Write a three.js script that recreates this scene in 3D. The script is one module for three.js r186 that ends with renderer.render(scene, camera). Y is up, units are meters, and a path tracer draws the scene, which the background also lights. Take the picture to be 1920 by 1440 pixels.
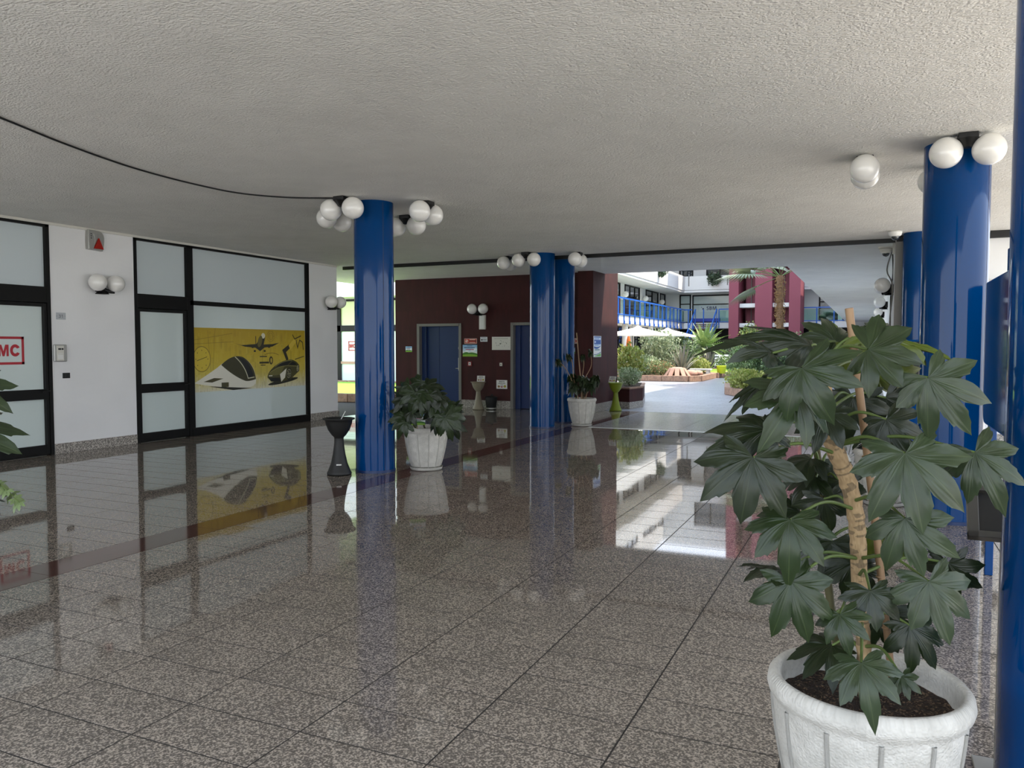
import * as THREE from 'three';
import { RoundedBoxGeometry } from 'three/addons/geometries/RoundedBoxGeometry.js';
import { mergeGeometries, toCreasedNormals } from 'three/addons/utils/BufferGeometryUtils.js';

// ---------------------------------------------------------------- camera, sky, sun, exposure
const scene = new THREE.Scene();
const R = THREE.MathUtils.degToRad;
const camera = new THREE.PerspectiveCamera(52.10, 4 / 3, 0.05, 300);
camera.position.set(0, 1.56, 0);
camera.rotation.order = 'YXZ';
camera.rotation.set(R(-2.70), R(24.64), 0);
const renderer = new THREE.WebGLRenderer({ antialias: true });
renderer.toneMapping = THREE.LinearToneMapping;
renderer.toneMappingExposure = 2.1;
renderer.shadowMap.enabled = true;

{ // clear sky with a little haze: pale at the horizon, bluer overhead
  const w = 64, h = 64, d = new Float32Array(w * h * 4);
  for (let j = 0; j < h; j++) {
    const e = Math.max(0, Math.sin(((j + 0.5) / h - 0.5) * Math.PI)), k = Math.pow(e, 0.55);
    for (let i = 0; i < w; i++) {
      const o = (j * w + i) * 4;
      d[o] = 1.22 * (1 - k) + 0.62 * k; d[o + 1] = 1.24 * (1 - k) + 0.82 * k; d[o + 2] = 1.25 * (1 - k) + 1.16 * k; d[o + 3] = 1;
    }
  }
  const t = new THREE.DataTexture(d, w, h, THREE.RGBAFormat, THREE.FloatType);
  t.mapping = THREE.EquirectangularReflectionMapping; t.magFilter = THREE.LinearFilter; t.needsUpdate = true;
  scene.background = t; scene.environment = t;
  scene.backgroundIntensity = 1.5; scene.environmentIntensity = 1.5;
}
const sun = new THREE.DirectionalLight(0xffefd6, 4.4);
sun.position.set(42, 88, -20).sub(new THREE.Vector3(0, 0, 30)); sun.target.position.set(0, 0, -30);
sun.castShadow = true; sun.shadow.mapSize.set(2048, 2048);
Object.assign(sun.shadow.camera, { left: -60, right: 60, top: 60, bottom: -60, near: 1, far: 220 });
scene.add(sun, sun.target);

// ---------------------------------------------------------------- helpers
let seed = 7;
const rnd = () => { seed = (seed * 1664525 + 1013904223) >>> 0; return seed / 4294967296; };
const rr = (a, b) => a + (b - a) * rnd();
const V = (x, y, z) => new THREE.Vector3(x, y, z);
const used = {};
function numbered(n) { const k = used[n] = (used[n] ?? -1) + 1; return k ? n + '_' + String(k).padStart(3, '0') : n; }
const clean = (g) => { g = g.index ? g.toNonIndexed() : g; for (const k of Object.keys(g.attributes)) if (!['position', 'normal', 'uv', 'color'].includes(k)) g.deleteAttribute(k); g.morphAttributes = {}; return g; };
function mrg(list) { list = list.map(clean); if (list.length === 1) return list[0]; const col = list.every((g) => g.attributes.color); if (!col) list.forEach((g) => g.deleteAttribute('color')); return mergeGeometries(list, false); }
function mesh(name, g, m, parent) {
  const o = new THREE.Mesh(Array.isArray(g) ? mrg(g) : g, m); o.name = name; o.castShadow = o.receiveShadow = true;
  if (parent) parent.add(o);
  return o;
}
function tag(o, label, category, group) { o.userData.label = label; o.userData.category = category; if (group) o.userData.group = group; return o; }
function thing(name, label, category, pos = [0, 0, 0], turn = 0, group) {
  const o = new THREE.Group(); o.name = numbered(name); o.position.set(...pos); o.rotation.y = turn; scene.add(o); return tag(o, label, category, group);
}
function single(name, g, m, label, category, group) { return tag(mesh(numbered(name), g, m, scene), label, category, group); }
function struct(name, g, m, label) {
  const o = g ? mesh(name, g, m, scene) : new THREE.Group(); if (!g) { o.name = name; scene.add(o); }
  o.userData.kind = 'structure'; if (label) o.userData.label = label; return o;
}
// boxes by their extents, with uv in metres
function triUV(g) {
  g = clean(g); const p = g.attributes.position, n = g.attributes.normal, uv = new Float32Array(p.count * 2);
  for (let i = 0; i < p.count; i++) {
    const ax = Math.abs(n.getX(i)), ay = Math.abs(n.getY(i)), az = Math.abs(n.getZ(i));
    const [u, v] = ay >= ax && ay >= az ? [p.getX(i), p.getZ(i)] : ax >= az ? [p.getZ(i), p.getY(i)] : [p.getX(i), p.getY(i)];
    uv[2 * i] = u; uv[2 * i + 1] = v;
  }
  g.setAttribute('uv', new THREE.BufferAttribute(uv, 2)); return g;
}
const box = (x0, x1, y0, y1, z0, z1) => triUV(new THREE.BoxGeometry(x1 - x0, y1 - y0, z1 - z0).translate((x0 + x1) / 2, (y0 + y1) / 2, (z0 + z1) / 2));
const rbox = (x0, x1, y0, y1, z0, z1, r = 0.006, s = 2) => triUV(new RoundedBoxGeometry(x1 - x0, y1 - y0, z1 - z0, s, r).translate((x0 + x1) / 2, (y0 + y1) / 2, (z0 + z1) / 2));
const cyl = (r0, r1, y0, y1, x = 0, z = 0, seg = 24) => new THREE.CylinderGeometry(r1, r0, y1 - y0, seg).translate(x, (y0 + y1) / 2, z);
const lathe = (pts, seg = 40) => new THREE.LatheGeometry(pts.map(([r, y]) => new THREE.Vector2(r, y)), seg);
const tube = (pts, r, seg = 24, rad = 6) => new THREE.TubeGeometry(new THREE.CatmullRomCurve3(pts.map((p) => Array.isArray(p) ? V(...p) : p)), seg, r, rad, false);
function taper(pts, r0, r1, seg = 24, rad = 8, bump = 0) {
  const c = new THREE.CatmullRomCurve3(pts.map((p) => Array.isArray(p) ? V(...p) : p)), g = new THREE.TubeGeometry(c, seg, 1, rad, false), p = g.attributes.position;
  for (let i = 0; i <= seg; i++) {
    const c0 = c.getPointAt(i / seg), r = (r0 + (r1 - r0) * i / seg) * (1 + bump * (i % 3 === 0 ? 1 : -0.4) + bump * Math.sin(i * 2.3));
    for (let j = 0; j <= rad; j++) { const k = i * (rad + 1) + j; p.setXYZ(k, c0.x + (p.getX(k) - c0.x) * r, c0.y + (p.getY(k) - c0.y) * r, c0.z + (p.getZ(k) - c0.z) * r); }
  }
  return g;
}
function bar(a, b, w, d = w) { // square bar from a to b
  const A = V(...a), B = V(...b), g = new THREE.BoxGeometry(w, A.distanceTo(B), d);
  g.applyQuaternion(new THREE.Quaternion().setFromUnitVectors(V(0, 1, 0), B.clone().sub(A).normalize())); const m = A.add(B).multiplyScalar(0.5);
  return g.translate(m.x, m.y, m.z);
}
// ---------------------------------------------------------------- textures
const hash = (x, y, s) => { let h = (x * 374761393 + y * 668265263 + s * 2147483647) | 0; h = Math.imul(h ^ (h >>> 13), 1274126177); return ((h ^ (h >>> 16)) >>> 0) / 4294967296; };
function noise(x, y, n, s) { // tiling value noise with n cells
  const xi = Math.floor(x), yi = Math.floor(y), fx = x - xi, fy = y - yi, u = fx * fx * (3 - 2 * fx), v = fy * fy * (3 - 2 * fy);
  const q = (a, b) => hash(((a % n) + n) % n, ((b % n) + n) % n, s);
  return (q(xi, yi) * (1 - u) + q(xi + 1, yi) * u) * (1 - v) + (q(xi, yi + 1) * (1 - u) + q(xi + 1, yi + 1) * u) * v;
}
function tex(n, fn, rep = 1, srgb = true) {
  const d = new Uint8Array(n * n * 4);
  for (let j = 0; j < n; j++) for (let i = 0; i < n; i++) { const c = fn(i / n, j / n, i, j), o = (j * n + i) * 4; d[o] = c[0]; d[o + 1] = c[1]; d[o + 2] = c[2]; d[o + 3] = 255; }
  const t = new THREE.DataTexture(d, n, n); t.wrapS = t.wrapT = THREE.RepeatWrapping; t.magFilter = THREE.LinearFilter; t.minFilter = THREE.LinearMipmapLinearFilter; t.generateMipmaps = true;
  t.repeat.set(rep, rep); if (srgb) t.colorSpace = THREE.SRGBColorSpace; t.needsUpdate = true; return t;
}
const grain = (pal, fine, s) => (u, v) => {
  const a = noise(u * fine, v * fine, fine, s) * 0.62 + noise(u * fine * 2, v * fine * 2, fine * 2, s + 1) * 0.38, b = noise(u * 9, v * 9, 9, s + 2) - 0.5;
  const k = a + b * 0.05, c = k < 0.40 ? pal[0] : k < 0.53 ? pal[1] : k < 0.62 ? pal[2] : pal[3], j = (noise(u * fine * 2, v * fine * 2, fine * 2, s + 5) - 0.5) * 16;
  return [c[0] + j, c[1] + j, c[2] + j].map((x) => Math.max(0, Math.min(255, x)));
};
const graniteMap = tex(1024, grain([[94, 88, 81], [116, 108, 99], [140, 130, 119], [174, 162, 148]], 300, 11), 1 / 1.9);
const skirtMap = tex(512, grain([[104, 99, 94], [140, 134, 126], [172, 165, 156], [206, 199, 188]], 80, 31), 1 / 0.7);
const stuccoBump = tex(1024, (u, v) => {
  const w = noise(u * 12, v * 12, 12, 3) * 0.9, a = noise(u * 120 + w * 6, v * 240 + w * 9, 240, 4), b = noise(u * 300, v * 300, 300, 5), c = noise(u * 24, v * 24, 24, 6);
  const h = 255 * Math.min(1, Math.max(0, 0.5 * a + 0.3 * b + 0.25 * c - 0.03)); return [h, h, h];
}, 1 / 2.2, false);
const stuccoMap = tex(512, (u, v) => { const a = noise(u * 7, v * 7, 7, 41) * 0.6 + noise(u * 30, v * 30, 30, 42) * 0.4, k = 232 + 14 * (a - 0.5); return [k + 2, k, k - 6]; }, 1 / 5.1);
const plasterMap = tex(256, (u, v) => { const k = 238 + 8 * (noise(u * 8, v * 8, 8, 51) - 0.5); return [k, k, k - 1]; }, 1 / 3);
const maroonMap = tex(256, (u, v) => { const a = noise(u * 40, v * 6, 40, 61) - 0.5, b = noise(u * 9, v * 9, 9, 62) - 0.5; return [58 + 11 * a + 8 * b, 15 + 6 * a + 4 * b, 14 + 6 * a + 4 * b]; }, 1 / 2.5);
const pavingMap = tex(1024, (u, v, i, j) => {
  const g = (j % 64 < 4 || (i + ((j >> 6) % 2) * 64) % 128 < 4) ? -52 : 0, t = hash(((i + ((j >> 6) % 2) * 64) >> 7) % 8, j >> 6, 71) * 18, a = noise(u * 200, v * 200, 200, 72) * 22;
  const k = 158 + g + t + a - 20; return [k - 2, k, k + 5];
}, 1 / 4);
const soilMap = tex(256, (u, v) => { const a = noise(u * 60, v * 60, 60, 81) * 0.6 + noise(u * 25, v * 25, 25, 82) * 0.4; return a > 0.66 ? [120, 98, 76] : [34 + 50 * a, 26 + 38 * a, 20 + 28 * a]; }, 1 / 0.25);
const soilBump = tex(256, (u, v) => { const h = 255 * (noise(u * 60, v * 60, 60, 81) * 0.6 + noise(u * 25, v * 25, 25, 82) * 0.4); return [h, h, h]; }, 1 / 0.25, false);
const potMap = tex(256, (u, v) => { const a = noise(u * 14, v * 14, 14, 91) - 0.5, b = noise(u * 90, v * 90, 90, 92) - 0.5, k = 190 + 24 * a + 14 * b; return [k + 3, k, k - 9]; }, 1 / 0.8);
const potBump = tex(256, (u, v) => { const h = 255 * noise(u * 110, v * 110, 110, 93); return [h, h, h]; }, 1 / 0.5, false);
const barkMap = tex(256, (u, v) => { const ring = noise(u * 5, v * 64, 64, 95), a = noise(u * 40, v * 40, 40, 96); const k = ring > 0.7 ? 0.72 : 1; return [146 * k + 30 * a, 122 * k + 28 * a, 88 * k + 24 * a]; }, 1);
const stoneMap = tex(256, (u, v) => { const a = noise(u * 20, v * 20, 20, 98) - 0.5, b = noise(u * 70, v * 70, 70, 99) - 0.5; return [146 + 40 * a + 18 * b, 116 + 30 * a + 16 * b, 96 + 24 * a + 14 * b]; }, 1 / 1.2);

// ---------------------------------------------------------------- materials
const S = (c, rough = 0.6, o = {}) => new THREE.MeshStandardMaterial({ color: c, roughness: rough, ...o });
const M = {
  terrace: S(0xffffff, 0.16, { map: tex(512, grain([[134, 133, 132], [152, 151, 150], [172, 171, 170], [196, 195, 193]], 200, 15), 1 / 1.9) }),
  granite: S(0xffffff, 0.035, { map: graniteMap }), grout: S(0x2e2a26, 0.9), strip: S(0x5c423b, 0.06),
  skirt: S(0xffffff, 0.35, { map: skirtMap }), ceiling: S(0xffffff, 0.95, { map: stuccoMap, bumpMap: stuccoBump, bumpScale: 0.01 }),
  plaster: S(0xffffff, 0.85, { map: plasterMap }), maroon: S(0xffffff, 0.8, { map: maroonMap }), black: S(0x070707, 0.5), frame: new THREE.MeshPhysicalMaterial({ color: 0x090907, roughness: 0.5, specularIntensity: 0.5 }),
  blue: new THREE.MeshPhysicalMaterial({ color: 0x003a72, roughness: 0.06, specularIntensity: 0.5 }), blueDoor: S(0x06285c, 0.4), blueRail: S(0x1a6fd0, 0.4),
  globe: new THREE.MeshPhysicalMaterial({ color: 0xf0eee8, roughness: 0.3, clearcoat: 1, clearcoatRoughness: 0.02 }),
  filmTop: S(0xced8da, 0.35), film: new THREE.MeshPhysicalMaterial({ color: 0xd3dfdb, roughness: 0.4, clearcoat: 1, clearcoatRoughness: 0.01 }),
  white: S(0xe9e9e4, 0.6), render: S(0xe0e0db, 0.8), offwhite: S(0xd8d6cc, 0.6), metal: S(0xa9a9a4, 0.35, { metalness: 0.6 }), grey: S(0x77756f, 0.5), dark: S(0x1b1c1d, 0.55), red: S(0xb01424, 0.4),
  glass: new THREE.MeshPhysicalMaterial({ color: 0x2c3336, roughness: 0.03, clearcoat: 1, clearcoatRoughness: 0.01 }),
  greenGlass: new THREE.MeshPhysicalMaterial({ color: 0xdff3ee, roughness: 0, transmission: 1, thickness: 0 }),
  soil: S(0xffffff, 1, { map: soilMap, bumpMap: soilBump, bumpScale: 0.02 }), pot: S(0xffffff, 0.7, { map: potMap, bumpMap: potBump, bumpScale: 0.002 }),
  bark: S(0xffffff, 0.85, { map: barkMap }), bamboo: S(0x96795a, 0.6), petiole: S(0x55682f, 0.55), stem: S(0x4d4a2c, 0.8),
  leaf: new THREE.MeshPhysicalMaterial({ vertexColors: true, roughness: 0.36, specularIntensity: 0.7, transmission: 0.1, thickness: 0, side: THREE.DoubleSide }),
  foliage: new THREE.MeshPhysicalMaterial({ vertexColors: true, roughness: 0.75, transmission: 0.3, thickness: 0, side: THREE.DoubleSide }),
  paving: S(0xffffff, 0.28, { map: pavingMap }), concrete: S(0xd6d2c8, 0.85), stone: S(0xffffff, 0.8, { map: stoneMap }), grass: S(0x86b53a, 0.95),
  canvas: S(0xf3f0e6, 0.8), lime: S(0xc9d61e, 0.5), olive: S(0x7d8c1d, 0.45), terracotta: S(0xb08a76, 0.8), tray: S(0x3a3936, 0.4),
};
const BIG_LEAVES = [
[-0.168,1.505,-2.189,-0.105,1.397,-2.124,0.75,1.25,'m'],
[-0.169,1.564,-2.511,-0.369,1.658,-2.369,0.50,0.42,'d'],
[-0.268,1.542,-2.409,-0.376,1.610,-2.308,0.50,0.50,'d'],
[-0.107,1.578,-2.650,-0.200,1.666,-2.667,0.50,0.80,'m'],
[-0.011,1.554,-2.308,0.132,1.536,-2.317,0.70,1.10,'m'],
[-0.007,1.596,-2.587,0.219,1.568,-2.579,0.30,0.40,'y'],
[0.131,1.481,-2.281,0.223,1.354,-2.239,0.85,0.85,'p'],
[0.007,1.489,-2.918,0.105,1.367,-3.012,0.90,0.90,'y'],
[-0.189,1.435,-2.275,-0.217,1.352,-2.148,0.60,1.10,'m'],
[-0.267,1.328,-2.288,-0.404,1.295,-2.169,0.50,0.60,'d'],
[-0.288,1.262,-2.188,-0.302,1.108,-2.107,0.85,1.05,'d'],
[-0.116,1.371,-2.470,-0.149,1.268,-2.395,0.90,0.90,'d'],
[0.040,1.353,-2.486,0.098,1.262,-2.452,0.60,1.00,'d'],
[0.082,1.284,-2.270,0.127,1.118,-2.183,0.70,0.95,'p'],
[0.249,1.284,-2.369,0.318,1.161,-2.306,0.50,0.80,'p'],
[-0.194,1.094,-2.222,-0.186,0.982,-2.132,0.70,1.05,'m'],
[0.085,1.115,-2.263,0.123,0.983,-2.207,0.75,0.95,'p'],
[-0.188,0.928,-2.216,-0.126,0.781,-2.171,0.75,0.85,'m'],
[-0.221,0.929,-2.311,-0.302,0.960,-2.198,0.40,0.90,'d'],
[0.149,0.934,-2.349,0.206,0.794,-2.302,0.70,0.90,'p'],
[0.007,0.893,-2.337,0.032,0.809,-2.289,0.60,1.15,'d'],
[-0.067,0.839,-2.267,-0.043,0.770,-2.208,0.60,1.00,'m'],
[-0.011,0.716,-2.264,0.023,0.630,-2.165,0.55,0.95,'p'],
[0.091,0.639,-2.417,0.112,0.591,-2.380,0.60,0.90,'m'],
[0.116,0.729,-2.598,0.217,0.616,-2.584,0.50,0.80,'d'],
[-0.288,1.458,-2.396,-0.386,1.375,-2.292,0.40,0.30,'d'],
[-0.131,1.078,-2.668,-0.106,0.968,-2.674,0.80,1.10,'d'],
[-0.159,1.137,-2.714,-0.240,1.068,-2.673,0.50,1.00,'d'],
[-0.095,1.120,-2.797,-0.048,1.014,-2.813,0.70,1.00,'d'],
[-0.176,1.198,-2.709,-0.249,1.171,-2.619,0.40,0.90,'d'],
[-0.108,0.930,-2.726,-0.126,0.815,-2.657,0.80,1.10,'d'],
[0.018,0.932,-2.894,0.062,0.779,-2.907,0.90,0.90,'y'],
[-0.043,0.874,-2.698,-0.063,0.747,-2.682,0.70,1.10,'d'],
[0.232,0.874,-2.824,0.256,0.730,-2.828,0.60,0.80,'d'],
[-0.099,0.612,-2.659,-0.169,0.576,-2.537,0.35,0.90,'d'],
[-0.054,1.397,-2.775,-0.083,1.250,-2.755,0.70,1.00,'d'],
[0.041,1.393,-2.874,0.091,1.296,-2.892,0.50,1.00,'d'],
[-0.091,1.579,-2.823,-0.153,1.473,-2.789,0.60,1.00,'y'],
[0.039,0.679,-2.836,0.088,0.558,-2.797,0.60,1.10,'d'],
[0.005,1.612,-2.758,0.097,1.625,-2.801,0.30,1.00,'m'],
[-0.120,1.176,-2.899,-0.035,1.094,-2.934,0.60,1.00,'m'],
[-0.208,1.014,-2.740,-0.281,0.956,-2.648,0.50,1.00,'d']
];
const BIG_TRUNK = [[-0.001,0.459,-2.696],[-0.006,0.594,-2.679],[-0.022,0.800,-2.638],[-0.031,0.986,-2.621],[-0.045,1.089,-2.598],[-0.068,1.170,-2.592],[-0.096,1.246,-2.561],[-0.118,1.319,-2.555],[-0.135,1.414,-2.574],[-0.144,1.496,-2.574]];
const BIG_STAKE = [[0.079,0.484,-2.734],[-0.067,1.676,-2.575]];
const BIG_TRUNK_2 = [[-0.061,0.411,-2.831],[-0.108,0.659,-2.834],[-0.138,0.930,-2.834],[-0.149,1.112,-2.827],[-0.165,1.223,-2.792]];
const POT_LEAVES = [
[-5.039,1.103,-8.040,-5.120,0.922,-7.928,0.53,0.83,'m'],
[-4.938,1.140,-8.144,-5.007,0.956,-8.036,0.59,0.84,'m'],
[-4.853,1.103,-8.126,-4.639,0.993,-8.152,0.47,0.90,'d'],
[-4.915,1.021,-7.960,-4.943,0.800,-7.870,0.77,1.00,'m'],
[-4.765,0.995,-8.050,-4.768,0.787,-7.972,0.72,0.86,'d'],
[-5.044,0.953,-7.975,-5.150,0.802,-7.853,0.64,0.87,'d'],
[-4.853,0.960,-7.953,-4.773,0.768,-7.914,0.51,0.83,'m'],
[-4.734,0.976,-8.173,-4.572,0.866,-8.176,0.53,1.03,'d'],
[-5.091,0.797,-8.000,-5.205,0.688,-7.876,0.74,1.00,'d'],
[-5.068,0.725,-7.952,-5.168,0.574,-7.833,0.73,0.85,'m'],
[-4.956,0.792,-7.952,-4.998,0.628,-7.858,0.56,0.96,'d'],
[-4.736,0.896,-8.113,-4.618,0.710,-8.092,0.71,1.01,'m'],
[-4.627,0.848,-8.216,-4.427,0.753,-8.237,0.76,0.82,'m'],
[-4.553,0.773,-8.136,-4.393,0.617,-8.135,0.66,0.97,'p'],
[-4.578,0.720,-8.077,-4.468,0.487,-8.050,0.63,0.84,'p'],
[-4.635,0.756,-8.075,-4.652,0.565,-7.991,0.62,0.82,'m'],
[-4.581,0.806,-8.290,-4.462,0.882,-8.282,0.78,1.02,'d'],
[-4.541,0.674,-8.191,-4.443,0.467,-8.159,0.64,0.88,'d'],
[-5.165,0.949,-8.107,-5.232,1.025,-8.014,0.77,0.94,'d'],
[-5.115,1.034,-8.112,-5.214,1.081,-8.003,0.76,1.01,'m'],
[-5.034,1.099,-8.153,-4.965,1.217,-8.124,0.63,0.90,'m'],
[-4.914,1.015,-8.203,-4.741,1.083,-8.220,0.66,0.91,'d'],
[-5.012,0.668,-7.898,-5.079,0.519,-7.793,0.51,0.88,'m'],
[-4.828,0.802,-8.231,-4.833,0.634,-8.154,0.73,0.81,'d'],
[-4.753,0.664,-8.204,-4.772,0.513,-8.121,0.47,0.96,'d'],
[-4.857,1.026,-8.009,-4.683,0.938,-8.019,0.55,0.93,'m']
];

// ---------------------------------------------------------------- floor
const CEIL = 3.345, Z_END = -18.5, XL = -10.78, XR = 3.6, Z_BACK = 1.2;
const floor = struct('floor', null, null, 'polished granite tile floor with a dark brown border strip');
{
  mesh('screed', box(-13.6, XR, -0.3, -0.0016, Z_END, Z_BACK), M.grout, floor);
  // one tile: bevelled slab, top at y = 0; a few cuts of the stone
  const TW = 0.5995, TD = 0.3014, J = 0.0042;
  function tileGeo(w, ou, ov) {
    const g = clean(new THREE.BoxGeometry(w - 2 * J, 0.02, TD - 2 * J)).translate(0, -0.01, 0), p = g.attributes.position, uv = g.attributes.uv;
    for (let i = 0; i < p.count; i++) {
      uv.setXY(i, p.getX(i) + ou, p.getZ(i) + ov);
    }
    return g;
  }
  const cuts = Array.from({ length: 16 }, (_, i) => tileGeo(TW, (i % 4) * 0.77 + 0.13 * i, Math.floor(i / 4) * 0.53 + 0.21 * i));
  const narrow = tileGeo(0.559, 0.3, 0.9);
  const cols = [];
  for (let k = 0; k < 9; k++) cols.push([-5.405 - TW * (k + 0.5), 0]);
  for (let k = 0; k < 7; k++) cols.push([-0.886 - TW * (k - 0.5), 0]);
  cols.push([-4.7625, 1]);
  for (let k = 1; k < 9; k++) cols.push([-0.886 + TW * (k + 0.5), 0]);
  const rows = []; for (let z = -2.476 + 27.5 * TD; z > Z_END + 0.1; z -= TD) rows.push(z);
  const list = [];
  const inv = camera.clone(); inv.updateMatrixWorld(); inv.aspect = 4 / 3; inv.updateProjectionMatrix();
  for (const [x, nar] of cols) for (const z of rows) {
    const q = V(x, 0, z).applyMatrix4(inv.matrixWorldInverse), d = -q.z, p = d > 0.3 ? V(x, 0, z).project(inv) : V(9, 9, 9);
    const seen = Math.abs(p.x) < 1.15 && Math.abs(p.y) < 1.15;
    list.push({ x, z, nar, size: seen ? 1 / (d * d * d) : 0, g: Math.floor(rnd() * 16), tx: rr(-1, 1) * 0.0022, tz: rr(-1, 1) * 0.0014, y: -0.0001 - 0.0003 * rnd() });
  }
  list.sort((a, b) => b.size - a.size);
  const rest = [], out = [];
  list.forEach((t, i) => {
    const g = t.nar ? narrow : cuts[t.g];
    if (i < 300 && t.z > -14.4) { const o = mesh('tile', g, M.granite, floor); o.position.set(t.x, t.y, t.z); o.rotation.set(t.tx, (t.g % 2) * (t.nar ? 0 : Math.PI), t.tz); }
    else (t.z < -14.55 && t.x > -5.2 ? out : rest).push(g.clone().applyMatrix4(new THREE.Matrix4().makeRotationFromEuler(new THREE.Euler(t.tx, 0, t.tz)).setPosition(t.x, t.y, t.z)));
  });
  const o = mesh('tile_field', mrg(rest), M.granite, floor); o.userData.kind = 'stuff';
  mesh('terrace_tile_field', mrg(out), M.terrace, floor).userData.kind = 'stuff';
  for (let z = 4; z > Z_END; z -= 1.5) mesh('border_slab', box(-5.401, -5.047, -0.02, -0.0001, Math.max(z - 1.497, Z_END), z), M.strip, floor);
  mesh('drain_strip', box(-5.0, 0.3, -0.01, 0.004, -14.52, -14.44), M.metal, floor);
}
// ground outside, courtyard paving
struct('ground', [box(-90, -13.6, -0.4, -0.02, -90, 60), box(XR, 90, -0.4, -0.02, -90, 60), box(-13.6, XR, -0.4, -0.02, Z_BACK, 60)], M.concrete, 'pale concrete ground around the building');
struct('courtyard_paving', box(-13.6, XR, -0.4, -0.004, -90, Z_END), M.paving, 'pale grey block paving of the courtyard');

// ---------------------------------------------------------------- ceiling and upper building
{
  const c = struct('ceiling', null, null, 'rough white stucco ceiling of the covered passage');
  mesh('stucco_slab', [box(-13.4, XR, CEIL, CEIL + 0.35, Z_END, Z_BACK), box(-1.76, XR, CEIL, CEIL + 0.35, -64, Z_END)], M.ceiling, c);
  struct('trim_1', [box(XL, 0.31, CEIL - 0.07, CEIL + 0.01, -14.5, -14.44), box(0.31, 3.2, CEIL - 0.11, CEIL + 0.01, -14.19, -14.12)], M.black, 'black joint strip running across the ceiling');
  struct('trim_2', box(XL, XL + 0.03, CEIL - 0.035, CEIL, -14.2, Z_BACK), M.offwhite, 'thin white moulding between left wall and ceiling');
  struct('upper_floors', [box(-17, XR, CEIL + 0.35, 7.6, Z_END + 0.02, Z_BACK), box(-1.74, XR, CEIL + 0.35, 11, -64, Z_END)], M.plaster, 'white upper storeys above the passage');
}
// ---------------------------------------------------------------- left wall: piers, glazing
{
  const w = struct('wall_left', null, null, 'white plastered wall with shop glazing');
  mesh('pier', box(XL - 0.25, XL, 0, CEIL, -8.97, -7.55), M.plaster, w);
  mesh('pier', box(XL - 0.25, XL, 0, CEIL, -14.22, -13.27), M.plaster, w);
  mesh('room_shell', [box(-17, XL - 0.25, 0, CEIL, -14.22, -13.9), box(-17, -16.7, 0, CEIL, -13.9, Z_BACK), box(-17, XL, 0, CEIL, Z_BACK - 0.3, Z_BACK)], M.plaster, w);
  mesh('pier', box(XL - 0.25, XL, 0, CEIL, -5.6, Z_BACK), M.plaster, w);
  struct('baseboard_left', [rbox(XL, XL + 0.02, 0, 0.15, -8.96, -7.56, 0.004), rbox(XL, XL + 0.02, 0, 0.15, -14.24, -13.28, 0.004), rbox(XL - 0.2, XL + 0.02, 0, 0.15, -14.245, -14.22, 0.004)], M.skirt, 'speckled granite skirting along the white wall');

  // black framed shop door with a transom: z0 > z1 (z0 nearer)
  function glazedDoor(name, label, z0, z1) {
    const d = struct(name, null, null, label), x0 = XL - 0.09, x1 = XL + 0.012;
    mesh('door_frame', [box(x0, x1, 0, 3.33, z1, z1 + 0.055), box(x0, x1, 0, 3.33, z0 - 0.055, z0), box(x0, x1, 3.275, 3.335, z1, z0)], M.frame, d);
    mesh('transom_bar', rbox(x0, x1 + 0.005, 2.19, 2.42, z1 + 0.055, z0 - 0.055, 0.008), M.frame, d);
    const leaf = mesh('door_leaf', [rbox(x0 + 0.02, x1 - 0.006, 0.015, 2.185, z1 + 0.057, z1 + 0.105), rbox(x0 + 0.02, x1 - 0.006, 0.015, 2.185, z0 - 0.105, z0 - 0.057), rbox(x0 + 0.02, x1 - 0.006, 0.015, 0.15, z1 + 0.1, z0 - 0.1), rbox(x0 + 0.02, x1 - 0.006, 0.81, 0.955, z1 + 0.1, z0 - 0.1), rbox(x0 + 0.02, x1 - 0.006, 2.135, 2.185, z1 + 0.1, z0 - 0.1)], M.frame, d);
    mesh('pane', box(XL - 0.055, XL - 0.045, 0.14, 0.82, z1 + 0.1, z0 - 0.1), M.film, leaf);
    mesh('pane', box(XL - 0.055, XL - 0.045, 0.945, 2.14, z1 + 0.1, z0 - 0.1), M.film, leaf);
    mesh('handle', [tube([[x1, 0.93, z1 + 0.085], [x1 + 0.05, 0.93, z1 + 0.085], [x1 + 0.055, 0.92, z1 + 0.19]], 0.009, 14, 6)], M.black, leaf);
    mesh('transom_pane', box(XL - 0.055, XL - 0.045, 2.42, 3.28, z1 + 0.05, z0 - 0.05), M.filmTop, d);
    return d;
  }
  glazedDoor('door_1', 'black framed shop door with frosted panes and red MC sticker', -5.6, -7.55);
  glazedDoor('door_2', 'narrow black framed glass door beside the poster window', -8.97, -10.09);
  const win = struct('window_1', null, null, 'wide black framed shop window carrying the yellow poster'), x0 = XL - 0.09, x1 = XL + 0.012;
  mesh('window_frame', [box(x0, x1, 0, 3.335, -10.17, -10.09), box(x0, x1, 0, 3.335, -13.27, -13.19), box(x0, x1, 3.275, 3.335, -13.2, -10.1), box(x0, x1, 2.29, 2.365, -13.2, -10.1), box(x0, x1 + 0.01, 0.0, 0.14, -13.2, -10.1)], M.frame, win);
  mesh('pane', box(XL - 0.055, XL - 0.045, 0.13, 2.3, -13.2, -10.16), M.film, win);
  mesh('transom_pane', box(XL - 0.055, XL - 0.045, 2.36, 3.28, -13.2, -10.16), M.filmTop, win);
}
// ---------------------------------------------------------------- printed things
function canvasTex(w, h, draw) {
  const c = document.createElement('canvas'); c.width = w; c.height = h; const x = c.getContext('2d'); draw(x, w, h);
  const t = new THREE.CanvasTexture(c); t.colorSpace = THREE.SRGBColorSpace; t.anisotropy = 8; return t;
}
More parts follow.
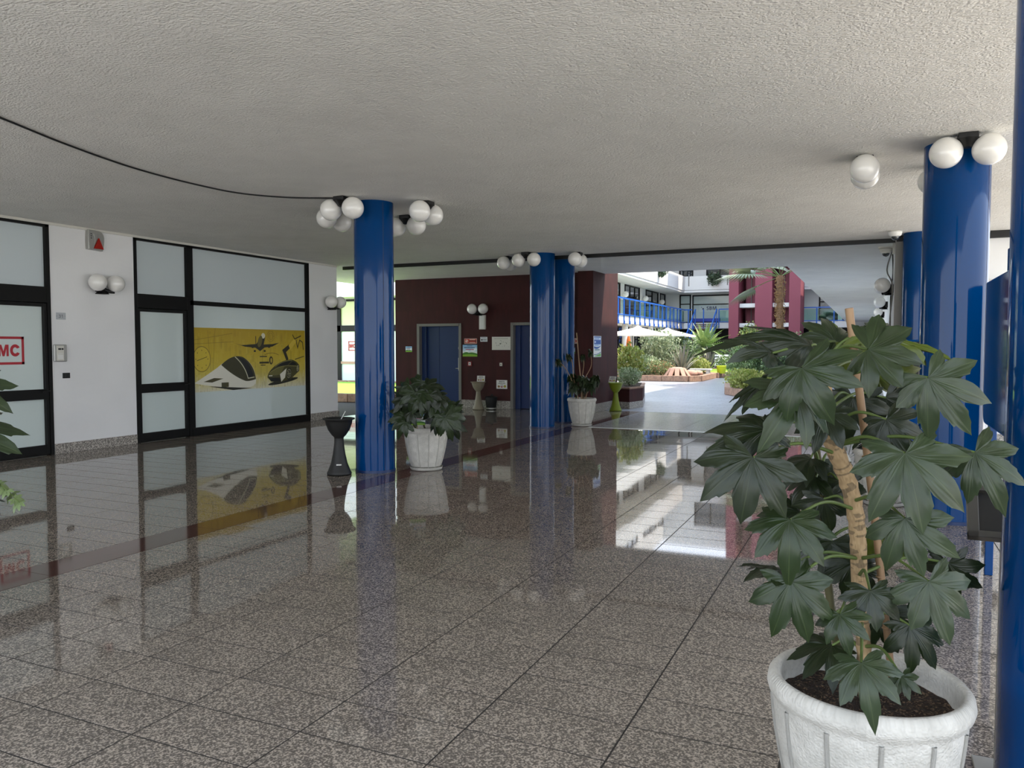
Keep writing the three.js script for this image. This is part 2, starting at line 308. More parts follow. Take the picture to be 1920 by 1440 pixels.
// thin card with print on its +z face
function card(w, h, t, print, edge = 0xdddddd, rough = 0.5) {
  const g = clean(new THREE.BoxGeometry(w, h, t)); g.clearGroups();
  const p = g.attributes.position, n = g.attributes.normal, uv = g.attributes.uv;
  for (let i = 0; i < p.count; i++) if (n.getZ(i) < 0.5) uv.setXY(i, 0.004, 0.004);
  return [g, S(0xffffff, rough, { map: print })];
}
const lines = (x, x0, y0, w, n, gap, hgt, col) => { x.fillStyle = col; for (let k = 0; k < n; k++) { let q = x0 + ((k * 37) % 11) * w * 0.008; while (q < x0 + w * (0.9 + 0.1 * ((k * 7) % 3) / 2)) { const l = w * (0.03 + 0.05 * hash(Math.round(q), k, 5)); x.fillRect(q, y0 + k * gap, Math.min(l, x0 + w - q), hgt); q += l + w * 0.015; } } };
const posterPrint = canvasTex(1344, 512, (x, W, H) => {
  const bg = x.createLinearGradient(0, 0, 0, H); bg.addColorStop(0, '#b89b1c'); bg.addColorStop(0.45, '#c9b02f'); bg.addColorStop(0.72, '#cdbb52'); bg.addColorStop(1, '#d9d6bb');
  x.fillStyle = bg; x.fillRect(0, 0, W, H);
  for (let k = 0; k < 260; k++) { // cloudy brush strokes
    const a = hash(k, 1, 3) * W, b = hash(k, 2, 3) * H, l = 20 + hash(k, 3, 3) * 90, dk = hash(k, 4, 3);
    x.fillStyle = dk > 0.5 ? 'rgba(236,220,120,0.10)' : 'rgba(110,88,20,0.10)'; x.fillRect(a, b, 6 + 26 * hash(k, 5, 3), l);
  }
  for (let k = 0; k < 150; k++) { const a = hash(k, 6, 3) * W, b = H - 150 * hash(k, 7, 3); x.fillStyle = hash(k, 8, 3) > 0.4 ? 'rgba(238,236,220,0.30)' : 'rgba(120,105,50,0.16)'; x.fillRect(a, b, 3 + 10 * hash(k, 9, 3), 20 + 60 * hash(k, 10, 3)); }
  x.strokeStyle = '#4f4313'; x.lineWidth = 3; // sketch lines and drawing circles
  x.globalAlpha = 0.5; x.beginPath(); x.moveTo(0, 100); x.lineTo(420, 40); x.moveTo(0, 130); x.lineTo(430, 110); x.moveTo(150, 20); x.lineTo(190, 500); x.moveTo(230, 0); x.lineTo(200, 340); x.stroke();
  x.beginPath(); x.arc(880, 60, 46, 0, 7); x.arc(880, 60, 28, 0, 7); x.stroke(); x.globalAlpha = 1;
  x.lineWidth = 9; x.strokeStyle = '#6b5b1c'; x.beginPath(); x.ellipse(85, 250, 88, 98, 0, 0, 7); x.stroke(); x.fillStyle = 'rgba(214,190,60,0.85)'; x.fill(); // dial
  x.lineWidth = 4; x.strokeStyle = '#3c340f'; x.beginPath(); x.moveTo(35, 262); x.lineTo(140, 232); x.stroke(); for (let k = 0; k < 8; k++) { x.beginPath(); x.arc(85 + 62 * Math.cos(k * 0.785), 250 + 70 * Math.sin(k * 0.785), 4, 0, 7); x.fillStyle = '#5a4d18'; x.fill(); }
  // airliner from below
  x.fillStyle = '#2e2a12'; x.beginPath(); x.moveTo(440, 122); x.lineTo(520, 138); x.lineTo(700, 128); x.lineTo(760, 60); x.quadraticCurveTo(800, 30, 812, 64); x.lineTo(790, 132); x.lineTo(900, 128); x.lineTo(990, 116); x.lineTo(900, 150); x.lineTo(800, 158); x.lineTo(745, 190); x.lineTo(690, 160); x.lineTo(560, 150); x.closePath(); x.fill();
  x.fillStyle = '#e8e4cc'; x.beginPath(); x.ellipse(786, 56, 24, 24, 0, 0, 7); x.fill(); x.fillStyle = '#6f6526'; x.beginPath(); x.ellipse(745, 105, 26, 52, 0.35, 0, 7); x.fill();
  x.fillStyle = '#2e2a12'; x.fillRect(690, 60, 8, 80); x.beginPath(); x.ellipse(655, 148, 20, 15, 0, 0, 7); x.ellipse(858, 146, 20, 15, 0, 0, 7); x.fill(); x.fillRect(668, 180, 24, 16); x.fillRect(790, 180, 24, 16);
  // high speed train
  x.fillStyle = '#e7e4d3'; x.beginPath(); x.moveTo(0, 440); x.lineTo(130, 380); x.lineTo(250, 320); x.quadraticCurveTo(420, 210, 560, 250); x.quadraticCurveTo(680, 310, 690, 440); x.quadraticCurveTo(690, 500, 560, 500); x.lineTo(380, 492); x.lineTo(120, 460); x.closePath(); x.fill();
  x.fillStyle = '#3d3a1b'; x.beginPath(); x.moveTo(290, 300); x.quadraticCurveTo(420, 205, 540, 240); x.quadraticCurveTo(670, 300, 688, 430); x.quadraticCurveTo(600, 450, 560, 440); x.quadraticCurveTo(430, 400, 290, 300); x.fill();
  x.fillStyle = '#14130b'; x.beginPath(); x.moveTo(470, 235); x.quadraticCurveTo(610, 250, 660, 400); x.lineTo(600, 415); x.quadraticCurveTo(560, 300, 470, 235); x.fill();
  x.strokeStyle = '#d9d6b8'; x.lineWidth = 8; x.beginPath(); x.moveTo(445, 235); x.quadraticCurveTo(560, 310, 595, 420); x.lineTo(672, 412); x.stroke();
  x.fillStyle = '#4a4522'; x.beginPath(); x.moveTo(100, 432); x.lineTo(210, 405); x.lineTo(310, 412); x.lineTo(190, 440); x.fill(); x.fillRect(290, 445, 80, 38); x.fillStyle = '#23210f'; x.beginPath(); x.moveTo(150, 470); x.lineTo(640, 505); x.lineTo(420, 512); x.closePath(); x.fill();
  // side view of a racing car, half faded
  x.fillStyle = '#332d12'; x.fillRect(740, 232, 90, 9); x.fillRect(735, 282, 120, 16); x.fillRect(750, 308, 60, 7); x.beginPath(); x.ellipse(882, 272, 24, 36, 0, 0, 7); x.fill(); x.fillStyle = '#c2aa3a'; x.beginPath(); x.ellipse(884, 272, 12, 22, 0, 0, 7); x.fill(); x.strokeStyle = '#5d5120'; x.lineWidth = 4; x.beginPath(); x.moveTo(800, 222); x.quadraticCurveTo(900, 190, 980, 225); x.stroke();
  // robot arm
  x.fillStyle = '#2b2711'; x.beginPath(); x.moveTo(1030, 180); x.lineTo(1120, 130); x.lineTo(1140, 160); x.lineTo(1080, 200); x.lineTo(1110, 260); x.lineTo(1090, 290); x.closePath(); x.fill(); x.fillStyle = '#d6bd45'; x.beginPath(); x.moveTo(1115, 140); x.lineTo(1190, 80); x.lineTo(1230, 100); x.lineTo(1140, 180); x.closePath(); x.fill();
  x.strokeStyle = '#2b2711'; x.lineWidth = 9; x.beginPath(); x.moveTo(1170, 40); x.lineTo(1200, 80); x.lineTo(1290, 50); x.moveTo(1220, 90); x.lineTo(1240, 160); x.lineTo(1270, 90); x.lineTo(1310, 110); x.lineTo(1320, 180); x.stroke();
  // sports car, three quarter view
  x.fillStyle = '#23220f'; x.beginPath(); x.ellipse(1040, 462, 200, 18, -0.12, 0, 7); x.fill();
  x.fillStyle = '#4b481f'; x.beginPath(); x.moveTo(832, 420); x.quadraticCurveTo(840, 370, 930, 322); x.quadraticCurveTo(1040, 268, 1150, 268); x.quadraticCurveTo(1240, 285, 1262, 330); x.lineTo(1258, 375); x.lineTo(1150, 440); x.lineTo(1010, 470); x.lineTo(880, 460); x.closePath(); x.fill();
  x.fillStyle = '#6f6a33'; x.beginPath(); x.moveTo(850, 395); x.quadraticCurveTo(930, 335, 1060, 325); x.lineTo(1000, 400); x.quadraticCurveTo(920, 415, 850, 395); x.fill();
  x.fillStyle = '#15140a'; x.beginPath(); x.moveTo(935, 330); x.quadraticCurveTo(1050, 275, 1150, 282); x.lineTo(1090, 322); x.quadraticCurveTo(1000, 322, 935, 330); x.fill(); x.beginPath(); x.moveTo(1110, 320); x.lineTo(1165, 286); x.quadraticCurveTo(1215, 296, 1222, 318); x.closePath(); x.fill(); x.beginPath(); x.moveTo(845, 425); x.lineTo(990, 428); x.lineTo(1005, 466); x.lineTo(885, 458); x.fill();
  x.fillStyle = '#e4e1cd'; x.beginPath(); x.moveTo(995, 398); x.lineTo(1085, 345); x.lineTo(1062, 430); x.lineTo(1012, 466); x.fill(); x.fillRect(850, 404, 46, 8); x.strokeStyle = '#a39c5c'; x.lineWidth = 4; x.beginPath(); x.moveTo(860, 385); x.quadraticCurveTo(950, 330, 1090, 322); x.lineTo(1240, 332); x.moveTo(935, 328); x.quadraticCurveTo(1040, 275, 1160, 275); x.stroke();
  for (const [a, b, w, h] of [[1115, 395, 34, 54], [1238, 350, 17, 36]]) { x.fillStyle = '#0e0e08'; x.beginPath(); x.ellipse(a, b, w, h, 0.2, 0, 7); x.fill(); x.strokeStyle = '#bdb98f'; x.lineWidth = 4; x.beginPath(); x.ellipse(a, b, w * 0.75, h * 0.75, 0.2, 0, 7); x.stroke(); for (let k = 0; k < 6; k++) { x.beginPath(); x.moveTo(a, b); x.lineTo(a + w * 0.7 * Math.cos(k), b + h * 0.7 * Math.sin(k)); x.stroke(); } }
  x.strokeStyle = '#5c5524'; x.lineWidth = 8; x.beginPath(); x.moveTo(1200, 268); x.quadraticCurveTo(1280, 250, 1330, 240); x.stroke();
});
{
  const [g, m] = card(2.98, 1.145, 0.004, posterPrint, 0, 0.35); Object.assign(m, {});
  const p = single('window_poster', g, m, 'yellow printed window film with train, aeroplane and sports car', 'poster'); p.position.set(XL - 0.041, 1.33, -11.685); p.rotation.y = Math.PI / 2;
}
function mcSticker(pos, turn, s, label) {
  const t = thing('red_sticker', label, 'sticker', pos, turn);
  const f = 0.035 * s, h = 0.2 * s;
  mesh('border', [box(-h * 1.08, h * 1.08, h - f, h, 0, 0.002), box(-h * 1.08, h * 1.08, -h, f - h, 0, 0.002), box(-h * 1.08, f - h * 1.08, -h, h, 0, 0.002), box(h * 1.08 - f, h * 1.08, -h, h, 0, 0.002)], M.red, t);
  // the letters M and C, cut from red film
  const mS = new THREE.Shape([[-0.78, -0.4], [-0.78, 0.42], [-0.55, 0.42], [-0.41, -0.05], [-0.27, 0.42], [-0.04, 0.42], [-0.04, -0.4], [-0.2, -0.4], [-0.2, 0.15], [-0.34, -0.4], [-0.48, -0.4], [-0.62, 0.15], [-0.62, -0.4]].map(([a, b]) => new THREE.Vector2(a * h, b * h)));
  const cS = new THREE.Shape(); const P = (a, r0, r1) => [h * (0.43 + r0 * Math.cos(a)), h * (0.01 + r1 * Math.sin(a))];
  for (let k = 0; k <= 16; k++) { const a = 0.5 + k / 16 * (2 * Math.PI - 1.0); (k ? cS.lineTo : cS.moveTo).call(cS, ...P(a, 0.37, 0.44)); }
  for (let k = 16; k >= 0; k--) { const a = 0.65 + k / 16 * (2 * Math.PI - 1.3); cS.lineTo(...P(a, 0.17, 0.22)); }
  mesh('letter', new THREE.ExtrudeGeometry(mS, { depth: 0.002, bevelEnabled: false }), M.red, t);
  mesh('letter', new THREE.ExtrudeGeometry(cS, { depth: 0.002, bevelEnabled: false, curveSegments: 4 }), M.red, t);
}
mcSticker([XL - 0.044, 1.51, -6.965], Math.PI / 2, 0.97, 'red square MC sticker on the frosted door pane');

// ---------------------------------------------------------------- things on the left wall
{ // siren
  const t = thing('alarm_siren', 'silver alarm siren with a red triangular lamp on white pier', 'siren', [XL, 3.17, -8.27], Math.PI / 2);
  const s = new THREE.Shape(); s.moveTo(-0.125, -0.13); s.lineTo(0.1, -0.14); s.quadraticCurveTo(0.125, -0.05, 0.125, 0.05); s.quadraticCurveTo(0.11, 0.13, 0.05, 0.135); s.lineTo(-0.12, 0.14); s.quadraticCurveTo(-0.135, 0, -0.125, -0.13);
  mesh('housing', new THREE.ExtrudeGeometry(s, { depth: 0.05, bevelEnabled: true, bevelSize: 0.012, bevelThickness: 0.02, bevelSegments: 4 }), M.metal, t);
  const r = new THREE.Shape([[-0.055, -0.125], [0.095, -0.125], [0.025, 0.03]].map(([a, b]) => new THREE.Vector2(a, b)));
  mesh('red_lens', new THREE.ExtrudeGeometry(r, { depth: 0.02, bevelEnabled: true, bevelSize: 0.004, bevelThickness: 0.012, bevelSegments: 3 }).translate(0, 0, 0.066), S(0xa51c10, 0.2), t);
  mesh('ridge', taper([[-0.06, -0.12, 0.07], [-0.035, 0, 0.078], [-0.05, 0.1, 0.07]], 0.008, 0.006, 10, 6), M.metal, t);
  for (let k = 0; k < 3; k++) mesh('vent_slot', box(-0.1, -0.08, 0.02 + k * 0.032, 0.033 + k * 0.032, 0.068, 0.0725), M.dark, t);
}
function twinGlobe(name, label, pos, turn, group, onWall) { // two opal globes on a black bracket
  const t = thing(name, label, 'lamp', pos, turn, group), r = 0.13;
  if (onWall) { // plate on the wall at z = 0
    mesh('bracket', [rbox(-0.07, 0.07, -0.13, 0.02, 0, 0.06, 0.01), new THREE.ConeGeometry(0.1, 0.13, 4, 1).rotateY(Math.PI / 4).translate(0, -0.1, 0.07)], M.black, t);
    for (const s of [-1, 1]) { mesh('socket', tube([[0, -0.08, 0.06], [s * 0.09, -0.12, 0.12], [s * 0.14, -0.125, 0.17]], 0.028, 8, 10), M.black, t); mesh('globe', new THREE.SphereGeometry(r, 40, 28).translate(s * 0.155, 0, 0.18), M.globe, t); }
  } else { // hangs from the ceiling, y = 0 at the plaster
    mesh('bracket', [rbox(-0.075, 0.075, -0.05, 0, -0.075, 0.075, 0.008), new THREE.CylinderGeometry(0.1, 0.045, 0.07, 6).translate(0, -0.08, 0)], M.black, t);
    for (const s of [-1, 1]) { mesh('socket', tube([[s * 0.02, -0.06, 0], [s * 0.06, -0.1, 0], [s * 0.09, -0.13, 0]], 0.035, 6, 10), M.black, t); mesh('globe', new THREE.SphereGeometry(r, 40, 28).translate(s * 0.158, -0.142, 0), M.globe, t); }
  }
  return t;
}
const WL = 'wall lamps with two white globes';
twinGlobe('globe_wall_lamp', 'twin white globe lamp on white pier under the alarm siren', [XL, 2.53, -8.34], Math.PI / 2, WL, true);
twinGlobe('globe_wall_lamp', 'twin white globe lamp at the end of the white wall past the poster', [XL, 2.53, -13.95], Math.PI / 2, WL, true);
{
  const numPrint = canvasTex(256, 192, (x, W, H) => { x.fillStyle = '#b9bdc0'; x.fillRect(0, 0, W, H); x.fillStyle = '#30343a'; x.font = '120px sans-serif'; x.textAlign = 'center'; x.textBaseline = 'middle'; x.fillText('31', W / 2, H / 2 + 6); x.beginPath(); x.arc(20, H / 2, 7, 0, 7); x.arc(W - 20, H / 2, 7, 0, 7); x.fill(); });
  const [g, m] = card(0.15, 0.1, 0.006, numPrint); const p = single('number_plate', g, m, 'small grey plate with number 31 on white pier', 'plate'); p.position.set(XL + 0.003, 2.01, -7.705); p.rotation.y = Math.PI / 2;
  const t = thing('door_intercom', 'silver door intercom panel on white pier edge', 'intercom', [XL, 1.47, -7.67], Math.PI / 2);
  mesh('back_plate', new RoundedBoxGeometry(0.2, 0.25, 0.03, 3, 0.012).translate(0, 0, 0.016), M.metal, t);
  mesh('face', new RoundedBoxGeometry(0.11, 0.22, 0.012, 2, 0.005).translate(-0.01, 0, 0.035), M.offwhite, t);
  mesh('lens', [new THREE.CylinderGeometry(0.014, 0.014, 0.01, 16).rotateX(Math.PI / 2).translate(0.02, 0.06, 0.042), box(-0.045, 0.0, 0.048, 0.072, 0.04, 0.044)], M.dark, t);
  mesh('button', [rbox(-0.05, 0.03, -0.01, 0.0, 0.04, 0.046, 0.002), rbox(-0.05, 0.03, -0.09, -0.02, 0.04, 0.044, 0.002)], M.white, t);
  const s = thing('wall_switch', 'black switch plate on white pier below the intercom', 'switch', [XL, 1.14, -7.765], Math.PI / 2);
  mesh('plate', new RoundedBoxGeometry(0.115, 0.08, 0.012, 2, 0.005).translate(0, 0, 0.006), M.black, s); mesh('rocker', [rbox(-0.04, -0.002, -0.026, 0.026, 0.01, 0.017, 0.003), rbox(0.002, 0.04, -0.026, 0.026, 0.01, 0.017, 0.003)], M.dark, s);
}
// ---------------------------------------------------------------- columns
function column(x, z, r, label) {
  const t = thing('blue_column', label, 'column', [x, 0, z], 0, 'round blue columns');
  mesh('shaft', new THREE.CylinderGeometry(r, r, CEIL - 0.02, 96, 1, true).translate(0, (CEIL + 0.02) / 2 - 0.0, 0), M.blue, t);
  mesh('base_ring', cyl(r + 0.006, r + 0.006, 0, 0.03, 0, 0, 64), S(0x0a2a58, 0.4), t);
  mesh('seam', box(-0.004, 0.004, 0.03, CEIL - 0.02, r - 0.002, r + 0.0015).rotateY(R(62)), S(0x06234d, 0.3), t);
}
column(-5.68, -8.25, 0.245, 'blue column between the black ashtray and leafy white pot');
column(-5.81, -14.07, 0.245, 'blue column with globe lamps in front of the maroon wall');
column(-5.83, -15.22, 0.245, 'blue column close behind another, by the sparse potted plant');
column(0.65, -8.06, 0.265, 'large blue column behind the big fatsia, right of centre');
column(0.65, -13.98, 0.25, 'blue column far right beneath the dome camera');
column(0.622, -2.8, 0.25, 'nearest blue column cut off by right picture edge');

// ---------------------------------------------------------------- ceiling lamps
const CL = 'ceiling lamps with two white globes around the columns';
const cl = (l, x, z, turn) => twinGlobe('globe_ceiling_lamp', l, [x, CEIL, z], turn, CL, false);
cl('twin globe ceiling lamp in front of column with black ashtray', -5.78, -7.74, 0);
cl('twin globe ceiling lamp left of column with black ashtray', -6.37, -8.37, Math.PI / 2);
cl('twin globe ceiling lamp right of column with leafy white pot', -5.02, -8.42, Math.PI / 2);
cl('twin globe ceiling lamp behind column with leafy white pot', -5.8, -9.2, 0);
cl('twin globe ceiling lamp in front of middle column by maroon wall', -5.98, -13.68, 0);
cl('twin globe ceiling lamp left of middle column by maroon wall', -6.6, -14.15, Math.PI / 2);
cl('twin globe ceiling lamp right of middle column by the black joint', -5.1, -14.1, Math.PI / 2);
cl('large nearby twin globe ceiling lamp in front of right column', 0.69, -7.66, 0);
cl('twin globe ceiling lamp left of the right column, globes lined up', -0.1, -8.18, Math.PI / 2);
cl('ceiling lamp mostly hidden behind the large right column', 0.66, -8.9, 0);
single('ceiling_cable', tube([[-5.6, CEIL - 0.008, -2.2], [-6.19, CEIL - 0.008, -3.97], [-6.46, CEIL - 0.008, -4.69], [-6.71, CEIL - 0.008, -5.61], [-6.77, CEIL - 0.008, -6.48], [-6.69, CEIL - 0.008, -7.04], [-6.36, CEIL - 0.008, -7.47], [-5.84, CEIL - 0.012, -7.74]], 0.009, 90, 6), M.black, 'black cable curving across the stucco ceiling to a lamp', 'cable');
// ---------------------------------------------------------------- maroon core with blue doors
const ZM = -17.9;
{
  const w = struct('wall_back', null, null, 'dark maroon painted core wall with two blue doors'), D = [[-10.93, -9.69], [-8.2, -6.96]], z0 = -19.55;
  let x = -11.65; const solid = [];
  for (const [a, b] of D) { solid.push(box(x, a, 0, 6.4, z0, ZM), box(a, b, 2.13, 6.4, z0, ZM), box(a, b, 0, 2.13, z0, ZM - 0.26)); x = b; }
  solid.push(box(x, -5.98, 0, 6.4, z0, ZM), box(-6.36, -5.98, 0, CEIL, ZM, ZM + 0.3));
  mesh('painted_wall', solid, M.maroon, w);
  struct('baseboard_back', [rbox(-11.65, -10.98, 0, 0.2, ZM, ZM + 0.02, 0.004), rbox(-9.64, -8.25, 0, 0.2, ZM, ZM + 0.02, 0.004), rbox(-6.9, -6.37, 0, 0.2, ZM, ZM + 0.02, 0.004), rbox(-6.37, -5.96, 0, 0.2, ZM + 0.3, ZM + 0.32, 0.004), rbox(-5.98, -5.96, 0, 0.2, z0, ZM + 0.31, 0.004)], M.skirt, 'granite skirting around the maroon core');
  D.forEach(([a, b], i) => {
    const d = struct('door_' + (3 + i), null, null, i ? 'right blue door in the maroon wall' : 'left blue door standing ajar in the maroon wall');
    mesh('door_frame', [rbox(a - 0.045, a + 0.03, 0, 2.17, ZM - 0.2, ZM + 0.02, 0.004), rbox(b - 0.03, b + 0.045, 0, 2.17, ZM - 0.2, ZM + 0.02, 0.004), rbox(a, b, 2.1, 2.17, ZM - 0.2, ZM + 0.02, 0.004)], M.grey, d);
    const l = mesh('door_leaf', [rbox(a + 0.08, b - 0.03, 0.01, 2.1, ZM - 0.23, ZM - 0.19, 0.004)], M.blueDoor, d);
    mesh('side_panel', [rbox(a + 0.03, a + 0.16, 0, 2.1, ZM - 0.19, ZM - 0.12, 0.004), rbox(a + 0.5, a + 0.52, 0.01, 2.09, ZM - 0.192, ZM - 0.18, 0.003)], M.blueDoor, d);
    mesh('handle', [tube([[b - 0.09, 1.0, ZM - 0.19], [b - 0.09, 1.0, ZM - 0.13], [b - 0.2, 1.0, ZM - 0.13]], 0.01, 12, 6)], M.metal, l);
    if (!i) mesh('notice_strip', [box(b - 0.06, b - 0.028, 0.95, 1.28, ZM - 0.1, ZM - 0.02), box(b - 0.055, b - 0.028, 1.5, 1.56, ZM - 0.1, ZM - 0.02)], M.white, d);
  });
}
function wallSign(name, label, cat, x, y, w, h, print, z = ZM, turn = 0, px) {
  const [g, m] = card(w, h, 0.008, print); const o = single(name, g, m, label, cat); o.position.set(x, y, z + (turn ? 0 : 0.005)); o.rotation.y = turn; if (px !== undefined) o.position.x = px; return o;
}
const meadow = (x, W, H, dark) => {
  const g = x.createLinearGradient(0, 0, 0, H); g.addColorStop(0, '#7fb2dd'); g.addColorStop(0.5, '#cfe3f2'); g.addColorStop(0.62, '#eef4f2'); x.fillStyle = g; x.fillRect(0, 0, W, H);
  x.fillStyle = 'rgba(255,255,255,0.75)'; for (const [a, b, r] of [[0.7, 0.45, 0.16], [0.85, 0.38, 0.14], [0.3, 0.52, 0.12]]) { x.beginPath(); x.ellipse(a * W, b * H, r * W, r * H * 0.7, 0, 0, 7); x.fill(); }
  x.fillStyle = '#3f7d1f'; x.beginPath(); x.moveTo(0, H * 0.74); x.quadraticCurveTo(W * 0.22, H * 0.55, W * 0.42, H * 0.68); x.quadraticCurveTo(W * 0.7, H * 0.6, W, H * 0.76); x.lineTo(W, H); x.lineTo(0, H); x.fill();
  x.fillStyle = '#86b52e'; x.beginPath(); x.moveTo(0, H * 0.86); x.quadraticCurveTo(W * 0.5, H * 0.74, W, H * 0.88); x.lineTo(W, H); x.lineTo(0, H); x.fill();
  lines(x, W * 0.3, H * 0.07, W * 0.4, 1, 0, H * 0.05, '#27486e'); lines(x, W * 0.1, H * 0.2, W * 0.8, 1, 0, H * 0.08, '#2a3f7c'); lines(x, W * 0.2, H * 0.36, W * 0.6, 1, 0, H * 0.08, '#b0365c'); if (dark) lines(x, W * 0.25, H * 0.5, W * 0.5, 2, H * 0.06, H * 0.03, '#556');
};
const meadowPrint = canvasTex(320, 250, (x, W, H) => meadow(x, W, H, false)), meadowSmall = canvasTex(256, 192, (x, W, H) => meadow(x, W, H, true));
const redPrint = canvasTex(384, 140, (x, W, H) => { x.fillStyle = '#e7d9d0'; x.fillRect(0, 0, W, H); x.fillStyle = '#c2402c'; x.fillRect(8, 8, W - 16, H - 16); x.fillStyle = '#efe6dc'; x.beginPath(); x.arc(72, H / 2, 52, 0, 7); x.fill(); x.strokeStyle = '#c2402c'; x.lineWidth = 14; x.beginPath(); x.arc(72, H / 2, 42, 0, 7); x.moveTo(42, 40); x.lineTo(102, 100); x.stroke(); x.fillStyle = '#2a1410'; x.fillRect(150, 48, 210, 48); lines(x, 160, 20, 190, 1, 0, 18, '#f0e0d4'); lines(x, 165, 60, 180, 1, 0, 24, '#e04a30'); lines(x, 160, 106, 190, 1, 0, 14, '#f0e0d4'); });
const redPrint2 = canvasTex(384, 150, (x, W, H) => { x.fillStyle = '#e9d5cc'; x.fillRect(0, 0, W, H); x.fillStyle = '#b83424'; x.fillRect(28, 56, W - 44, 46); lines(x, 34, 20, 310, 1, 0, 24, '#a03a2c'); lines(x, 90, 64, 220, 1, 0, 28, '#f4e8de'); lines(x, 34, 114, 320, 1, 0, 22, '#a03a2c'); });
const planPrint = canvasTex(384, 230, (x, W, H) => { x.fillStyle = '#dcdad0'; x.fillRect(0, 0, W, H); lines(x, 40, 26, 310, 1, 0, 10, '#a5a39a'); x.fillStyle = '#8d8a80'; for (let k = 0; k < 16; k++) x.fillRect(40 + hash(k, 1, 9) * 290, 60 + hash(k, 2, 9) * 110, 6 + 12 * hash(k, 3, 9), 5 + 8 * hash(k, 4, 9)); x.fillStyle = '#4b5a4d'; x.fillRect(156, 110, 18, 22); x.fillRect(282, 106, 12, 14); });
const bastaPrint = canvasTex(320, 240, (x, W, H) => { x.fillStyle = '#e6e5df'; x.fillRect(0, 0, W, H); x.fillStyle = '#222'; x.textAlign = 'center'; x.font = 'bold 54px sans-serif'; x.fillText('BASTA', W / 2, 62); x.font = 'bold 36px sans-serif'; x.fillText('MOZZICONI', W / 2, 106); lines(x, 120, 128, 90, 1, 0, 16, '#666'); x.fillStyle = '#8a6a3a'; x.beginPath(); x.arc(70, 178, 32, 0, 7); x.fill(); x.fillStyle = '#a59a2a'; x.beginPath(); x.arc(252, 172, 36, 0, 7); x.fill(); x.fillStyle = '#9b2f3a'; x.fillRect(100, 176, 120, 12); x.beginPath(); x.arc(160, 188, 22, 0, 7); x.fill(); });
const smallPrint = canvasTex(256, 128, (x, W, H) => { x.fillStyle = '#dadde2'; x.fillRect(0, 0, W, H); x.fillStyle = '#1c1f24'; x.fillRect(30, 60, 50, 40); lines(x, 90, 60, 140, 2, 22, 14, '#555b66'); lines(x, 30, 16, 190, 1, 0, 12, '#7c818c'); });
const posterBlue = canvasTex(220, 420, (x, W, H) => {
  x.fillStyle = '#f2f4f3'; x.fillRect(0, 0, W, H); x.fillStyle = '#2f62b4'; x.fillRect(10, 10, W - 20, 160); x.fillStyle = '#e8f1fa'; x.fillRect(16, 32, W - 36, 44); lines(x, 26, 42, 150, 1, 0, 26, '#7fa6da'); x.fillStyle = '#cfe0f6'; x.beginPath(); x.arc(44, 120, 22, 0, 7); x.fill(); x.fillStyle = '#d7e6f6'; x.fillRect(10, 164, W - 20, 40); lines(x, 24, 172, 130, 1, 0, 18, '#88aedd');
  x.fillStyle = '#2f62b4'; x.beginPath(); x.moveTo(10, 204); x.quadraticCurveTo(120, 240, W - 10, 190); x.quadraticCurveTo(120, 290, 10, 240); x.fill(); lines(x, 34, 262, 150, 1, 0, 26, '#5b8f9c'); x.strokeStyle = '#2c5f86'; x.lineWidth = 14; x.beginPath(); x.moveTo(8, 372); x.quadraticCurveTo(110, 380, W - 10, 320); x.stroke(); x.fillStyle = '#6fb35b'; x.beginPath(); x.moveTo(10, 402); x.quadraticCurveTo(120, 380, W - 10, 340); x.lineTo(W - 10, 410); x.lineTo(10, 410); x.fill();
});
wallSign('meadow_sign', 'small meadow sign on maroon wall left of the left door', 'sign', -11.23, 1.5, 0.2, 0.15, meadowSmall);
wallSign('no_smoking_sign', 'red and white no smoking sign right of the left door', 'sign', -9.375, 1.71, 0.36, 0.13, redPrint);
wallSign('meadow_sign', 'blue and green meadow sign below the no smoking sign', 'sign', -9.395, 1.465, 0.42, 0.3, meadowPrint);
wallSign('info_plate', 'small white plate under the white emergency light', 'sign', -8.995, 1.755, 0.2, 0.12, smallPrint);
wallSign('floor_plan', 'large white plan sheet left of the right blue door', 'sign', -8.495, 1.65, 0.54, 0.33, planPrint);
wallSign('litter_notice', 'white notice with BASTA in black low on maroon wall', 'sign', -8.49, 0.615, 0.3, 0.22, bastaPrint);
wallSign('no_smoking_sign', 'red sign with white band right of the twin columns', 'sign', -6.6, 1.705, 0.28, 0.13, redPrint2);
wallSign('meadow_sign', 'greenish meadow sign just right of the twin columns', 'sign', -6.65, 1.475, 0.24, 0.14, meadowSmall);
wallSign('tall_poster', 'tall blue white and green poster on the lit maroon face', 'poster', 0, 1.57, 0.56, 0.5, posterBlue, -17.91, Math.PI / 2, -5.974);
